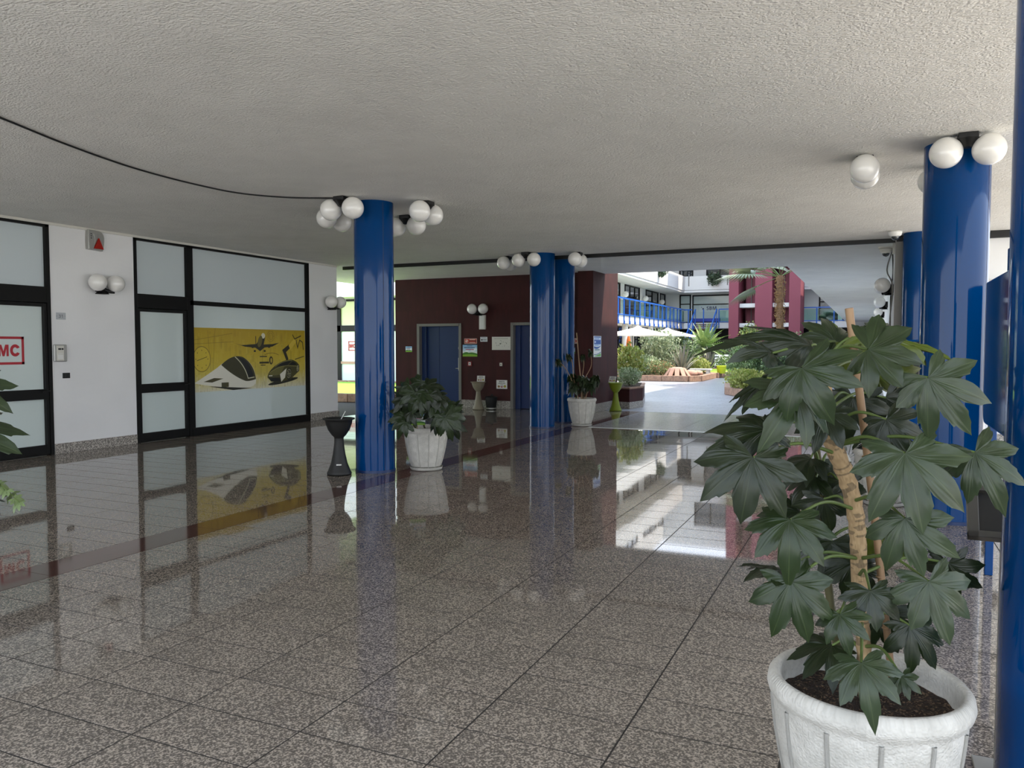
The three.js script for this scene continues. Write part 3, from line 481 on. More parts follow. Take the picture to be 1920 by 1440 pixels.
{
  for (const [x, y, l] of [[-9.4, 1.13, 'red framed call button by the left blue door'], [-8.51, 1.12, 'dark framed call button by the right blue door']]) {
    const t = thing('call_button', l, 'button', [x, y, ZM]);
    mesh('frame', rbox(-0.06, 0.06, -0.06, 0.06, 0, 0.015, 0.004), S(x < -9 ? 0x8a1c22 : 0x431418, 0.5), t); mesh('plate', rbox(-0.035, 0.035, -0.04, 0.04, 0.012, 0.02, 0.004), M.offwhite, t); mesh('push_button', new THREE.CylinderGeometry(0.012, 0.012, 0.012, 12).rotateX(Math.PI / 2).translate(0, 0, 0.024), M.dark, t);
  }
  const e = thing('emergency_light', 'white upright emergency light below the globes on maroon wall', 'light', [-9.02, 2.19, ZM]);
  mesh('housing', new RoundedBoxGeometry(0.18, 0.37, 0.06, 3, 0.012).translate(0, 0, 0.03), M.offwhite, e); mesh('diffuser', new RoundedBoxGeometry(0.13, 0.33, 0.012, 2, 0.005).translate(0, 0, 0.064), M.white, e);
  twinGlobe('globe_wall_lamp', 'twin white globe lamp on the maroon wall between the blue doors', [-9.085, 2.52, ZM], 0, WL, true);
}
// ---------------------------------------------------------------- right wall with mailboxes
{
  const w = struct('wall_right', null, null, 'cream wall on the right running back along the courtyard');
  mesh('plastered_wall', box(0.31, 3.0, 0, CEIL, -64, -14.2), M.plaster, w);
  mesh('pilaster', box(0.3, 0.43, 0, CEIL - 0.1, -14.2, -14.1), M.grey, w);
  struct('baseboard_right', [rbox(0.43, 3.2, 0, 0.212, -14.2, -14.18, 0.004), rbox(0.29, 0.31, 0, 0.212, -64, -14.2, 0.004)], M.skirt, 'granite skirting along the right wall');
  const where = ['nearest', 'second', 'third', 'fourth', 'fifth'];
  [-15.3, -21, -27, -33, -39].forEach((z, i) => twinGlobe('globe_wall_lamp', 'white globe lamp on courtyard side wall, ' + where[i] + ' in the row', [0.31, 2.63, z], -Math.PI / 2, 'globe lamps in a row along the side wall', true));
  twinGlobe('globe_wall_lamp', 'twin white globe lamp on cream wall above the mailboxes', [1.77, 2.47, -14.2], 0, WL, true);
  function mailboxes(label, x0, x1, y0, y1, z, n, legs) {
    const t = thing('mailbox_rack', label, 'mailboxes', [x0, 0, z]), W = x1 - x0, h = (y1 - y0) / n;
    mesh('rack_frame', [rbox(-0.03, 0, y0 - 0.03, y1 + 0.03, 0, 0.3, 0.004), rbox(W, W + 0.03, y0 - 0.03, y1 + 0.03, 0, 0.3, 0.004), rbox(-0.03, W + 0.03, y1, y1 + 0.03, 0, 0.3, 0.004), rbox(-0.03, W + 0.03, y0 - 0.03, y0, 0, 0.3, 0.004), ...(legs ? [rbox(0, W, 0.25, y0 - 0.03, 0.1, 0.28, 0.004), rbox(-0.03, 0, 0, y0, 0.1, 0.28, 0.004), rbox(W, W + 0.03, 0, y0, 0.1, 0.28, 0.004)] : [])], M.blue, t);
    for (let k = 0; k < n; k++) {
      const b = mesh('mailbox', rbox(0.003, W - 0.003, y0 + k * h + 0.006, y0 + (k + 1) * h - 0.006, 0.02, 0.27, 0.004), M.dark, t);
      mesh('name_tag', [box(W - 0.09, W - 0.05, y0 + (k + 0.62) * h, y0 + (k + 0.8) * h, 0.268, 0.273), ...(k % 3 === 1 ? [box(0.05, 0.16, y0 + (k + 0.25) * h, y0 + (k + 0.85) * h, 0.268, 0.273)] : [])], M.white, b);
    }
  }
  mailboxes('dark mailboxes in blue frame on the cream wall', 1.2, 1.66, 0.7, 1.63, -14.19, 10, false);
  mailboxes('standing blue rack of dark mailboxes left of large column', 0.28, 0.66, 0.72, 1.64, -13.68, 9, true);
  const cams = [['white dome camera on the ceiling by the black joint', [0.28, CEIL, -13.55]], ['grey dome camera hung behind the joint above wall lamps', [0.17, CEIL - 0.12, -14.8]]];
  cams.forEach(([l, p], i) => {
    const t = thing('dome_camera', l, 'camera', p);
    mesh('housing', lathe([[0, 0], [0.1, 0], [0.1, -0.03], [0.085, -0.07], [0.06, -0.085], [0, -0.085]], 32), i ? M.offwhite : M.white, t);
    mesh('dome', new THREE.SphereGeometry(0.062, 24, 12, 0, Math.PI * 2, Math.PI / 2, Math.PI / 2).translate(0, -0.08, 0), M.glass, t);
    if (i) mesh('arm', [rbox(-0.12, 0.14, 0, 0.03, -0.04, 0.04, 0.005), rbox(0.1, 0.14, -0.1, 0.12, -0.04, 0.04, 0.005)], M.offwhite, t);
  });
  [[0.27, -14.9, 0.05, 'grey'], [0.29, -15.6, -0.04, 'black']].forEach(([x, z, b, c]) => single('wall_cable', tube([[x, 3.2, z], [x - 0.02 - b, 2.9, z - 0.4], [x + b * 0.3, 2.6, z], [x - 0.01, 2.0, z - 0.3], [x, 1.2, z - 0.2], [x, 0.3, z - 0.2]], 0.012, 40, 6), c === 'grey' ? M.grey : M.black, c + ' cable hanging down the side wall behind the lamps', 'cable'));
}
{ // blue notice board on posts, edge-on, between the columns on the right
  const t = thing('notice_board', 'glossy blue notice board on posts beside the right column', 'board', [0.75, 0, -5.65], 0);
  const s = new THREE.Shape(), a = 0.74, b0 = 1.04, b1 = 2.0, r = 0.09; s.moveTo(-a + r, b0); s.lineTo(a - r, b0); s.quadraticCurveTo(a, b0, a, b0 + r); s.lineTo(a, b1); s.lineTo(-a, b1); s.lineTo(-a, b0 + r); s.quadraticCurveTo(-a, b0, -a + r, b0);
  mesh('panel', new THREE.ExtrudeGeometry(s, { depth: 0.05, bevelEnabled: true, bevelSize: 0.012, bevelThickness: 0.012, bevelSegments: 3 }).rotateY(Math.PI / 2).translate(-0.025, 0, 0), M.blue, t);
  for (const z of [-0.55, 0.55]) mesh('post', rbox(-0.025, 0.025, 0, 1.06, z - 0.025, z + 0.025, 0.006), M.blue, t);
  mesh('top_flag', rbox(-0.01, 0.01, 1.98, 2.16, -0.02, 0.12, 0.004).applyMatrix4(new THREE.Matrix4().makeShear(0, 0, 0, 0.0, 0, 0)), M.blue, t);
  { // a second board, whose image shows in the column
    const u = thing('notice_board', 'second blue notice board outside the picture right of column', 'board', [1.75, 0, -7.45]);
    mesh('panel', rbox(-0.04, 0.04, 0.25, 2.15, -0.7, 0.7, 0.03), M.blue, u); for (const z of [-0.5, 0.5]) mesh('post', rbox(-0.025, 0.025, 0, 0.27, z - 0.025, z + 0.025, 0.006), M.blue, u);
  }
  const l = thing('display_stand', 'tilted dark display tray on a thin steel stand', 'stand', [0.52, 0, -3.26]);
  const fr = new THREE.Group(); mesh('tray_rim', [rbox(-0.2, 0.2, 0.075, 0.1, -0.015, 0.03, 0.004), rbox(-0.2, 0.212, -0.1, -0.075, -0.015, 0.03, 0.004), rbox(-0.2, -0.165, -0.1, 0.1, -0.015, 0.03, 0.004), rbox(0.165, 0.212, -0.1, 0.1, -0.015, 0.03, 0.004)], S(0x57544e, 0.4), fr); mesh('tray_face', box(-0.17, 0.17, -0.08, 0.08, -0.015, 0.005), M.tray, fr);
  for (const c of [...fr.children]) { c.geometry.rotateX(-0.55).translate(0, 0.965, 0.02); l.add(c); }
  for (const x of [-0.08, 0.08]) mesh('leg', cyl(0.008, 0.008, 0.012, 0.95, x, -0.03, 12), M.metal, l);
  mesh('foot', rbox(-0.15, 0.15, 0, 0.014, -0.12, 0.1, 0.004), M.metal, l);
}
// ---------------------------------------------------------------- pots, leaves
const POT_OUT = [[0.175, 0.035], [0.19, 0.06], [0.215, 0.14], [0.242, 0.25], [0.262, 0.36], [0.272, 0.44], [0.274, 0.47], [0.277, 0.482], [0.287, 0.494], [0.292, 0.512], [0.288, 0.535], [0.276, 0.549], [0.262, 0.55], [0.253, 0.54], [0.25, 0.5], [0.246, 0.44], [0, 0.44]];
const potG = (() => { const g = lathe([[0, 0.035], ...POT_OUT], 72), p = g.attributes.position, uv = g.attributes.uv; for (let i = 0; i < p.count; i++) uv.setXY(i, uv.getX(i) * 1.8, p.getY(i) + Math.hypot(p.getX(i), p.getZ(i))); return g; })();
const ribG = (() => { const pts = POT_OUT.slice(0, 7).map(([r, y]) => V(r + 0.001, y, 0)); return taper(pts, 0.0055, 0.007, 16, 8); })();
const saucerG = lathe([[0, 0], [0.185, 0], [0.2, 0.01], [0.212, 0.04], [0.205, 0.042], [0.195, 0.02], [0, 0.02]], 48);
const soilG = (() => { const g = new THREE.CircleGeometry(0.25, 40, 0, Math.PI * 2).rotateX(-Math.PI / 2), q = new THREE.RingGeometry(0.001, 0.249, 40, 8).rotateX(-Math.PI / 2), p = q.attributes.position; for (let i = 0; i < p.count; i++) p.setY(i, 0.47 + 0.014 * (hash(Math.round(p.getX(i) * 90), Math.round(p.getZ(i) * 90), 3) - 0.5)); q.computeVertexNormals(); return triUV(q); })();
function pot(t) {
  const p = mesh('pot', potG, M.pot, t); for (let k = 0; k < 12; k++) { const r = mesh('rib', ribG, M.pot, p); r.rotation.y = k / 12 * Math.PI * 2 + 0.14; }
  mesh('saucer', saucerG, M.pot, t); mesh('soil', soilG, M.soil, t);
}
const TONE = { d: [0.010, 0.018, 0.005], m: [0.016, 0.030, 0.008], p: [0.028, 0.044, 0.018], y: [0.08, 0.11, 0.012], k: [0.16, 0.22, 0.09] };
function leafGeo(tone, v, lobes = 3) { // palmate leaf, junction at 0, middle lobe along +y with length 1, upper face +z
  const base = TONE[tone], vein = [base[0] * 1.7 + 0.012, base[1] * 1.5 + 0.014, base[2] * 1.6 + 0.006];
  const ang = [0, 40, 81, 123, 150].slice(0, lobes + 1), len = [1, 0.95, 0.82, 0.6, 0.4], sin = [0.6, 0.56, 0.5, 0.4, 0.26];
  const L = []; for (let k = ang.length - 1; k > 0; k--) L.push([-ang[k], k]); for (let k = 0; k < ang.length; k++) L.push([ang[k], k]);
  const ts = [-1, -0.9, -0.75, -0.58, -0.42, -0.26, -0.12, -0.035, 0, 0.035, 0.12, 0.26, 0.42, 0.58, 0.75, 0.9], ss = [0, 0.14, 0.3, 0.46, 0.62, 0.78, 0.9, 1];
  const rays = [];
  L.forEach(([a, k], i) => {
    const lo = i ? (a + L[i - 1][0]) / 2 : a - 15, hi = i < L.length - 1 ? (a + L[i + 1][0]) / 2 : a + 15, lr = len[k] * (0.93 + 0.14 * hash(i, v, 21));
    const s0 = sin[i ? Math.max(k, L[i - 1][1]) : 4], s1 = sin[i < L.length - 1 ? Math.max(k, L[i + 1][1]) : 4], tt = i === L.length - 1 ? [...ts, 1] : ts;
    for (const t of tt) { const u = Math.abs(t), f = Math.max(0, 1 - 0.74 * Math.pow(u, 0.82) - 0.26 * Math.pow(u, 4)), s = t < 0 ? s0 : s1, tooth = 1 + (u > 0.3 && u < 0.95 ? 0.06 * (hash(i * 31 + Math.round(t * 50), v, 8) - 0.5) * 2 : 0); rays.push({ a: R(t < 0 ? a + (a - lo) * t : a + (hi - a) * t), r: (s + (lr - s) * f) * tooth, t: u, k, i }); }
  });
  const pos = [], col = [], idx = [], n = ss.length, droop = 0.12 + 0.3 * hash(v, 3, 77);
  for (const q of rays) for (const s of ss) {
    const p = q.r * s, x = Math.sin(q.a) * p, y = Math.cos(q.a) * p, cup = 0.09 * p * (Math.cos(q.t * Math.PI) - 1) * -0.5;
    const wav = 0.05 * Math.sin(p * 11 + q.i * 2.1 + v) * q.t * p, curl = hash(q.i, v, 55) * 0.42 - 0.04, rip = 0.012 * Math.sin(p * 34 - q.t * 9 + q.i) * Math.min(1, q.t * 4) * Math.min(1, p * 2);
    pos.push(x, y, -droop * p * p + cup * 0.4 + wav + rip - curl * p * p * p * 1.1);
    const on = q.t < 0.03 && s < 0.95, j = 0.86 + 0.28 * hash(q.i * 7 + Math.round(s * 20), v, 31);
    const c = on ? vein : base; col.push(c[0] * j, c[1] * j, c[2] * j);
  }
  for (let i = 0; i + 1 < rays.length; i++) for (let j = 0; j + 1 < n; j++) { const a = i * n + j, b = a + n; idx.push(a, a + 1, b, b, a + 1, b + 1); }
  const g = new THREE.BufferGeometry(); g.setAttribute('position', new THREE.Float32BufferAttribute(pos, 3)); g.setAttribute('color', new THREE.Float32BufferAttribute(col, 3)); g.setIndex(idx); g.computeVertexNormals(); return g;
}
const LEAF = {}; for (const t of Object.keys(TONE)) LEAF[t] = [0, 1, 2, 3, 4, 5, 6].map((v) => leafGeo(t, v));
let leafCount = 0;
const POSTS = [[-5.68, -8.25], [-5.81, -14.07], [-5.83, -15.22], [0.65, -8.06]];
const clear = (p) => POSTS.every(([x, z]) => Math.hypot(p.x - x, p.z - z) > 0.35);
function putLeaf(t, a, b, up, wide, tone, origin) { // from junction a to tip b (world), upper face towards up
  const A = V(...a), Y = V(...b).sub(A), len = Y.length(); Y.normalize(); const Z = up.clone().addScaledVector(Y, -up.dot(Y)).normalize(), X = Y.clone().cross(Z);
  const o = mesh('leaf', LEAF[tone][leafCount++ % 7], M.leaf, t), m = new THREE.Matrix4().makeBasis(X, Y, Z); o.quaternion.setFromRotationMatrix(m); o.scale.set(len * wide, len, len); o.position.copy(A).sub(origin); return o;
}
{ // the big fatsia in the foreground
  const O = V(0.005, 0, -2.6), t = thing('potted_fatsia', 'large potted fatsia with bamboo stake in the right foreground', 'plant', [O.x, 0, O.z]), eye = V(0, 1.56, 0);
  pot(t);
  const rel = (P) => P.map((p) => V(...p).sub(O));
  const trunk = rel(BIG_TRUNK), trunk2 = rel(BIG_TRUNK_2);
  const tg = taper(trunk, 0.021, 0.028, 60, 14, 0.05); { const uv = tg.attributes.uv; for (let i = 0; i < uv.count; i++) uv.setXY(i, uv.getY(i), uv.getX(i) * 2.2); }
  mesh('trunk', tg, M.bark, t); mesh('trunk', taper(trunk2, 0.014, 0.012, 30, 8, 0.05), M.stem, t);
  const st = rel(BIG_STAKE), knots = [0.16, 0.3, 0.47, 0.62, 0.8].map((f) => new THREE.SphereGeometry(0.0135, 10, 8).scale(1, 0.35, 1).translate(...st[0].clone().lerp(st[1], f).toArray()));
  mesh('bamboo_stake', [taper([st[0], st[0].clone().lerp(st[1], 0.5).add(V(0.004, 0, 0)), st[1]], 0.011, 0.012, 30, 10), ...knots], M.bamboo, t);
  const curve = new THREE.CatmullRomCurve3(trunk), curve2 = new THREE.CatmullRomCurve3(trunk2);
  for (const [a, b, c, d, e, f, face, wide, tone] of BIG_LEAVES) {
    const A = V(a, b, c), toEye = eye.clone().sub(A).normalize(), up = V(0, 1, 0).lerp(toEye, face).add(V(rr(-0.35, 0.35), rr(-0.1, 0.25), rr(-0.1, 0.2))).normalize();
    putLeaf(t, [a, b, c], [d, e, f], up, wide, tone, O);
    const rA = A.clone().sub(O); // petiole from the trunk
    let best = null; for (let k = 3; k <= 40; k++) for (const cv of [curve, curve2]) { const q = cv.getPointAt(k / 40), s = Math.abs(q.y - (rA.y - 0.03)) + 0.25 * q.distanceTo(rA); if (!best || s < best.s) best = { q, s }; }
    const mid = best.q.clone().lerp(rA, 0.5).add(V(0, 0.035, 0)); mesh('petiole', taper([best.q, mid, rA], 0.0062, 0.0035, 14, 6), M.petiole, t);
  }
}
function fatsia(label, x, z, n, h, spread, tones, stems = 2) {
  const t = thing('potted_fatsia', label, 'plant', [x, 0, z]); pot(t); const O = V(0, 0, 0);
  const tops = []; for (let k = 0; k < stems; k++) { const a = rr(0, 6.28), q = [[0.06 * Math.cos(a), 0.46, 0.06 * Math.sin(a)], [0.1 * Math.cos(a), 0.46 + h * 0.4, 0.1 * Math.sin(a)], [0.14 * Math.cos(a + 0.4), 0.46 + h * 0.8, 0.14 * Math.sin(a + 0.4)]]; tops.push(new THREE.CatmullRomCurve3(q.map((p) => V(...p)))); mesh('trunk', taper(q, 0.014, 0.011, 20, 8, 0.05), M.stem, t); }
  for (let k = 0; k < n; k++) {
    const a = k * 2.4 + rr(-0.3, 0.3), f = k / n, low = rr(0.3, 1), c = tops[k % stems].getPointAt(0.25 + 0.75 * f), r = spread * rr(0.45, 1) * (1 - 0.35 * f), A = V(c.x + r * Math.cos(a), c.y + 0.1 * low - 0.12 * (1 - f), c.z + r * Math.sin(a)), len = rr(0.16, 0.25);
    const B = A.clone().add(V(Math.cos(a), rr(-1.1, -0.2), Math.sin(a)).normalize().multiplyScalar(len));
    if (![A, B, A.clone().lerp(B, 0.5).add(V(0.07, 0, 0)), A.clone().lerp(B, 0.5).add(V(-0.07, 0, 0)), A.clone().lerp(B, 0.6).add(V(0, 0, 0.08))].every((p) => clear(p.clone().add(t.position)))) continue;
    putLeaf(t, A.toArray(), B.toArray(), V(0.5 * Math.cos(a), 1, 0.5 * Math.sin(a)).normalize(), rr(0.85, 1.1), tones[k % tones.length], O);
    mesh('petiole', taper([c, c.clone().lerp(A, 0.5).add(V(0, 0.04, 0)), A], 0.005, 0.003, 8, 5), M.petiole, t);
  }
  return t;
}
{ // leafy pot beside the column
  const O = V(-5.16, 0, -8.62), t = thing('potted_fatsia', 'leafy fatsia in white pot beside column with a meadow card', 'plant', O.toArray()); pot(t);
  const stems = [[[0, 0.46, 0], [-0.06, 0.72, 0.02], [-0.04, 1.0, 0.02], [0.0, 1.1, 0]], [[0.05, 0.46, 0], [0.12, 0.7, 0], [0.12, 0.9, 0.02]], [[0.08, 0.46, 0.05], [0.24, 0.66, 0.06], [0.4, 0.76, 0.04]], [[-0.08, 0.46, 0.02], [-0.2, 0.58, 0.02], [-0.27, 0.66, 0.04]]].map((p) => p.map((q) => V(...q)));
  const curves = stems.map((p) => { mesh('trunk', taper(p, 0.013, 0.009, 16, 8, 0.05), M.stem, t); return new THREE.CatmullRomCurve3(p); });
  for (const [a, b, c, d, e, f, face, wide, tone] of POT_LEAVES) {
    const A = V(a, b, c), toEye = V(0, 1.56, 0).sub(A).normalize(), up = V(0, 1, 0).lerp(toEye, face).add(V(rr(-0.3, 0.3), rr(-0.1, 0.2), rr(-0.1, 0.2))).normalize(); putLeaf(t, [a, b, c], [d, e, f], up, wide, tone, O);
    const rA = A.clone().sub(O); let best = null; for (let k = 6; k <= 20; k++) for (const cv of curves) { const q = cv.getPointAt(k / 20), s = q.distanceTo(rA) + 0.6 * Math.max(0, q.y - rA.y); if (!best || s < best.s) best = { q, s }; }
    mesh('petiole', taper([best.q, best.q.clone().lerp(rA, 0.5).add(V(0, 0.03, 0)), rA], 0.005, 0.003, 8, 5), M.petiole, t);
  }
}
fatsia('fatsia in white pot half hidden behind the big plant', 0.13, -8.6, 22, 0.3, 0.26, ['d', 'm'], 2);
{ // plant at the left picture edge
  const t = fatsia('potted fatsia reaching in at the left picture edge', -5.05, -2.62, 26, 0.75, 0.4, ['m', 'p', 'd'], 2), O = V(-5.05, 0, -2.62);
  for (const [A, B] of [[[-4.62, 1.34, -2.72], [-4.36, 1.24, -2.79]], [[-4.62, 1.1, -2.7], [-4.33, 1.02, -2.79]]]) { putLeaf(t, A, B, V(0.5, 0.6, 0.6).normalize(), 0.85, 'p', O); mesh('petiole', taper([V(0.1, 0.85, 0), V(0.25, (A[1] + 1) / 2 + 0.1, -0.05), V(...A).sub(O)], 0.005, 0.003, 8, 5), M.petiole, t); }
  const sprig = [[0.2, 0.62, -0.02], [0.5, 0.72, -0.04], [0.72, 0.83, -0.05], [0.85, 0.79, -0.05], [0.93, 0.73, -0.06]]; mesh('trailing_stem', taper(sprig, 0.006, 0.003, 16, 5), M.petiole, t);
  for (let k = 0; k < 16; k++) { const c = new THREE.CatmullRomCurve3(sprig.map((p) => V(...p))).getPointAt(0.35 + 0.65 * k / 15), a = k * 2.2; putLeaf(t, c.toArray(), c.clone().add(V(0.045 * Math.cos(a), -0.03, 0.045 * Math.sin(a))).toArray(), V(0, 1, 0.5).normalize(), 1.1, 'k', V(0, 0, 0)); }
}
{ // sparse plant with stake in the white pot by the twin columns
  const t = thing('potted_shrub', 'sparse spindly shrub with stake in white pot by twin columns', 'plant', [-5.22, 0, -14.7]); pot(t);
  mesh('bamboo_stake', taper([[0.02, 0.45, -0.02], [-0.06, 1.15, -0.03], [-0.13, 1.84, -0.04]], 0.012, 0.011, 16, 8), M.bamboo, t);
  const stems = [[[-0.06, 0.46, 0], [-0.16, 0.9, 0.02], [-0.22, 1.3, 0.0], [-0.3, 1.42, 0.02]], [[0.0, 0.46, 0.03], [0.0, 0.9, 0.0], [0.04, 1.25, 0], [0.02, 1.4, 0.02]], [[0.04, 0.46, -0.02], [0.06, 0.9, 0.02], [0.2, 1.2, 0.02], [0.18, 1.52, 0.04]], [[0.06, 0.46, 0.02], [0.2, 0.85, 0.05], [0.36, 1.02, 0.05]], [[-0.02, 0.46, 0.05], [-0.3, 1.1, 0.06], [-0.5, 1.32, 0.1]]];
  stems.forEach((s, i) => { const c = new THREE.CatmullRomCurve3(s.map((p) => V(...p))); mesh('stem', taper(s, 0.011, 0.006, 18, 6, 0.05), M.bamboo, t); for (let k = 0; k < 12; k++) { const p = c.getPointAt(i === 3 ? rr(0.45, 1) : k < 5 ? rr(0.3, 0.6) : rr(0.9, 1)), a = rr(0, 6.28), l = rr(0.1, 0.18) * (k < 5 || i === 3 ? 1.5 : 0.8); putLeaf(t, p.toArray(), p.clone().add(V(l * Math.cos(a) * 0.7, -l * 0.75, l * Math.sin(a) * 0.7)).toArray(), V(Math.cos(a), 0.8, Math.sin(a)).normalize(), 0.6, k % 3 ? 'm' : 'p', V(0, 0, 0)); } });
}
{ // card stuck in the soil of the pot
  const t = thing('meadow_card', 'small meadow card standing in the leafy white pot', 'sign', [-5.12, 0.585, -8.34], R(30));
  const [g, m] = card(0.2, 0.135, 0.006, canvasTex(300, 200, (x, W, H) => meadow(x, W, H, true))); const f = mesh('face', g.translate(0, 0.075, 0), m, t); mesh('stick', cyl(0.005, 0.005, -0.1, 0.06, 0, -0.008, 8), M.bamboo, t);
}
// ---------------------------------------------------------------- ashtrays and bin
const ashG = lathe([[0, 0], [0.145, 0], [0.15, 0.02], [0.135, 0.05], [0.1, 0.14], [0.075, 0.26], [0.058, 0.38], [0.056, 0.44], [0.06, 0.46], [0.09, 0.49], [0.13, 0.55], [0.158, 0.63], [0.165, 0.67], [0.192, 0.678], [0.195, 0.692], [0.175, 0.695], [0.16, 0.68], [0.12, 0.6], [0, 0.585]], 48);
function ashtray(label, m, x, z) { const t = thing('pedestal_ashtray', label, 'ashtray', [x, 0, z], 0, 'pedestal ashtrays'); mesh('body', ashG, m, t); mesh('sand', new THREE.CylinderGeometry(0.145, 0.13, 0.03, 32).translate(0, 0.635, 0), M.soil, t); return t; }
{
  const a = ashtray('black pedestal ashtray in front of the blue column', S(0x1c1c1b, 0.55), -5.91, -7.81); mesh('stick', bar([0.03, 0.65, 0.02], [0.1, 0.78, 0.0], 0.007), M.white, a); mesh('maker_plate', rbox(-0.03, 0.03, 0.125, 0.14, 0.104, 0.112, 0.002).rotateY(R(35)), M.white, a);
  const b = ashtray('beige pedestal ashtray against the dark maroon wall', S(0x8e8570, 0.6), -8.93, -17.45), c = ashtray('olive green pedestal ashtray by the lit maroon face', M.olive, -5.67, -18.42);
  for (const [t, l, turn, x] of [[b, 'b', 0.3, 0.05], [c, 'c', -0.3, -0.1]]) { const [g, m] = card(0.2, 0.15, 0.006, bastaPrint); const f = mesh('notice_card', g.rotateX(-0.35).rotateY(turn).translate(x, 0.77, -0.05), m, t); }
  const k = thing('waste_bin', 'dark bin beside the beige ashtray at the maroon wall', 'bin', [-8.62, 0, -17.55]);
  mesh('body', lathe([[0, 0], [0.12, 0], [0.15, 0.3], [0.155, 0.31], [0.145, 0.31], [0.115, 0.03], [0, 0.03]], 32), M.dark, k); mesh('lid_knob', new THREE.SphereGeometry(0.03, 12, 8).translate(0.02, 0.36, 0), M.dark, k); mesh('lid', lathe([[0.155, 0.31], [0.1, 0.335], [0, 0.345]], 32), M.dark, k); mesh('metal_band', cyl(0.124, 0.126, 0.02, 0.05, 0, 0, 32), M.metal, k);
}
// ---------------------------------------------------------------- courtyard planting
function leafBall(n, rx, ry, rz, size, cols, c = [0, 0, 0]) { // many small leaves near the surface of a crown
  const pos = [], col = [], q = new THREE.Quaternion(), e = new THREE.Euler();
  for (let k = 0; k < n; k++) {
    const u = rr(-1, 1), a = rr(0, 6.283), r = Math.pow(rnd(), 0.28), lump = 0.8 + 0.35 * hash(Math.round(a * 3), Math.round(u * 4), 6), w = Math.sqrt(1 - u * u) * r * lump, p = V(c[0] + rx * w * Math.cos(a), c[1] + ry * u * r * lump, c[2] + rz * w * Math.sin(a));
    q.setFromEuler(e.set(rr(-1.2, 1.2), rr(0, 6.28), rr(-1.2, 1.2))); const s = size * rr(0.6, 1.3), b = cols[Math.floor(rnd() * cols.length)], j = rr(0.75, 1.25);
    const P = [[0, 0, 0], [s * 0.32, s * 0.45, 0], [0, s, s * 0.15], [-s * 0.32, s * 0.45, 0]].map((v) => V(...v).applyQuaternion(q).add(p));
    for (const i of [0, 1, 2, 0, 2, 3]) { pos.push(P[i].x, P[i].y, P[i].z); col.push(b[0] * j, b[1] * j, b[2] * j); }
  }
  const g = new THREE.BufferGeometry(); g.setAttribute('position', new THREE.Float32BufferAttribute(pos, 3)); g.setAttribute('color', new THREE.Float32BufferAttribute(col, 3)); g.computeVertexNormals(); return g;
}
function bush(name, label, x, y, z, rx, ry, n, size, cols, rz = rx) {
  const t = thing(name, label, 'shrub', [x, y, z]); mesh('foliage', leafBall(n, rx, ry, rz, size, cols, [0, ry * 0.95, 0]), M.foliage, t);
  mesh('stem', [0, 1, 2].map((k) => taper([[0, 0, 0], [0.15 * rx * Math.cos(k * 2.1), ry * 0.5, 0.15 * rx * Math.sin(k * 2.1)], [0.4 * rx * Math.cos(k * 2.1), ry, 0.4 * rx * Math.sin(k * 2.1)]], 0.02, 0.008, 8, 5)), M.stem, t); return t;
}
const GR = { olive: [[0.30, 0.36, 0.20], [0.22, 0.29, 0.15], [0.38, 0.42, 0.27]], dark: [[0.05, 0.09, 0.04], [0.08, 0.13, 0.06], [0.11, 0.16, 0.09]], mid: [[0.12, 0.20, 0.06], [0.18, 0.27, 0.09], [0.24, 0.31, 0.13]], lime: [[0.36, 0.40, 0.08], [0.26, 0.33, 0.06], [0.46, 0.46, 0.14]], pale: [[0.33, 0.40, 0.22], [0.25, 0.34, 0.16], [0.42, 0.46, 0.30]], rust: [[0.42, 0.20, 0.10], [0.34, 0.27, 0.12], [0.24, 0.28, 0.10]] };
function bed(name, label, pts, h, top, topName, stone = M.stone, lift = 0, inset = 0.22, len = 1.1) { // kerb of single stones round a filled bed
  const t = thing(name, label, 'planter');
  const s = new THREE.Shape(pts.map(([x, z]) => new THREE.Vector2(x, -z)));
  mesh(topName, triUV(new THREE.ExtrudeGeometry(s, { depth: h - 0.05, bevelEnabled: false }).rotateX(-Math.PI / 2)), top, t);
  pts.forEach((p, i) => {
    const q = pts[(i + 1) % pts.length], dx = q[0] - p[0], dz = q[1] - p[1], L = Math.hypot(dx, dz), n = Math.max(1, Math.round(L / len)), a = Math.atan2(-dz, dx), l = L / n - 0.012;
    const g = triUV(new RoundedBoxGeometry(l, h, inset, 2, 0.02).translate(0, h / 2, 0)); for (let k = 0; k < n; k++) { const o = mesh('kerb_stone', g, stone, t); o.position.set(p[0] + dx * (k + 0.5) / n, lift + 0.004 * ((k * 7) % 3), p[1] + dz * (k + 0.5) / n); o.rotation.y = a; }
  });
  return t;
}
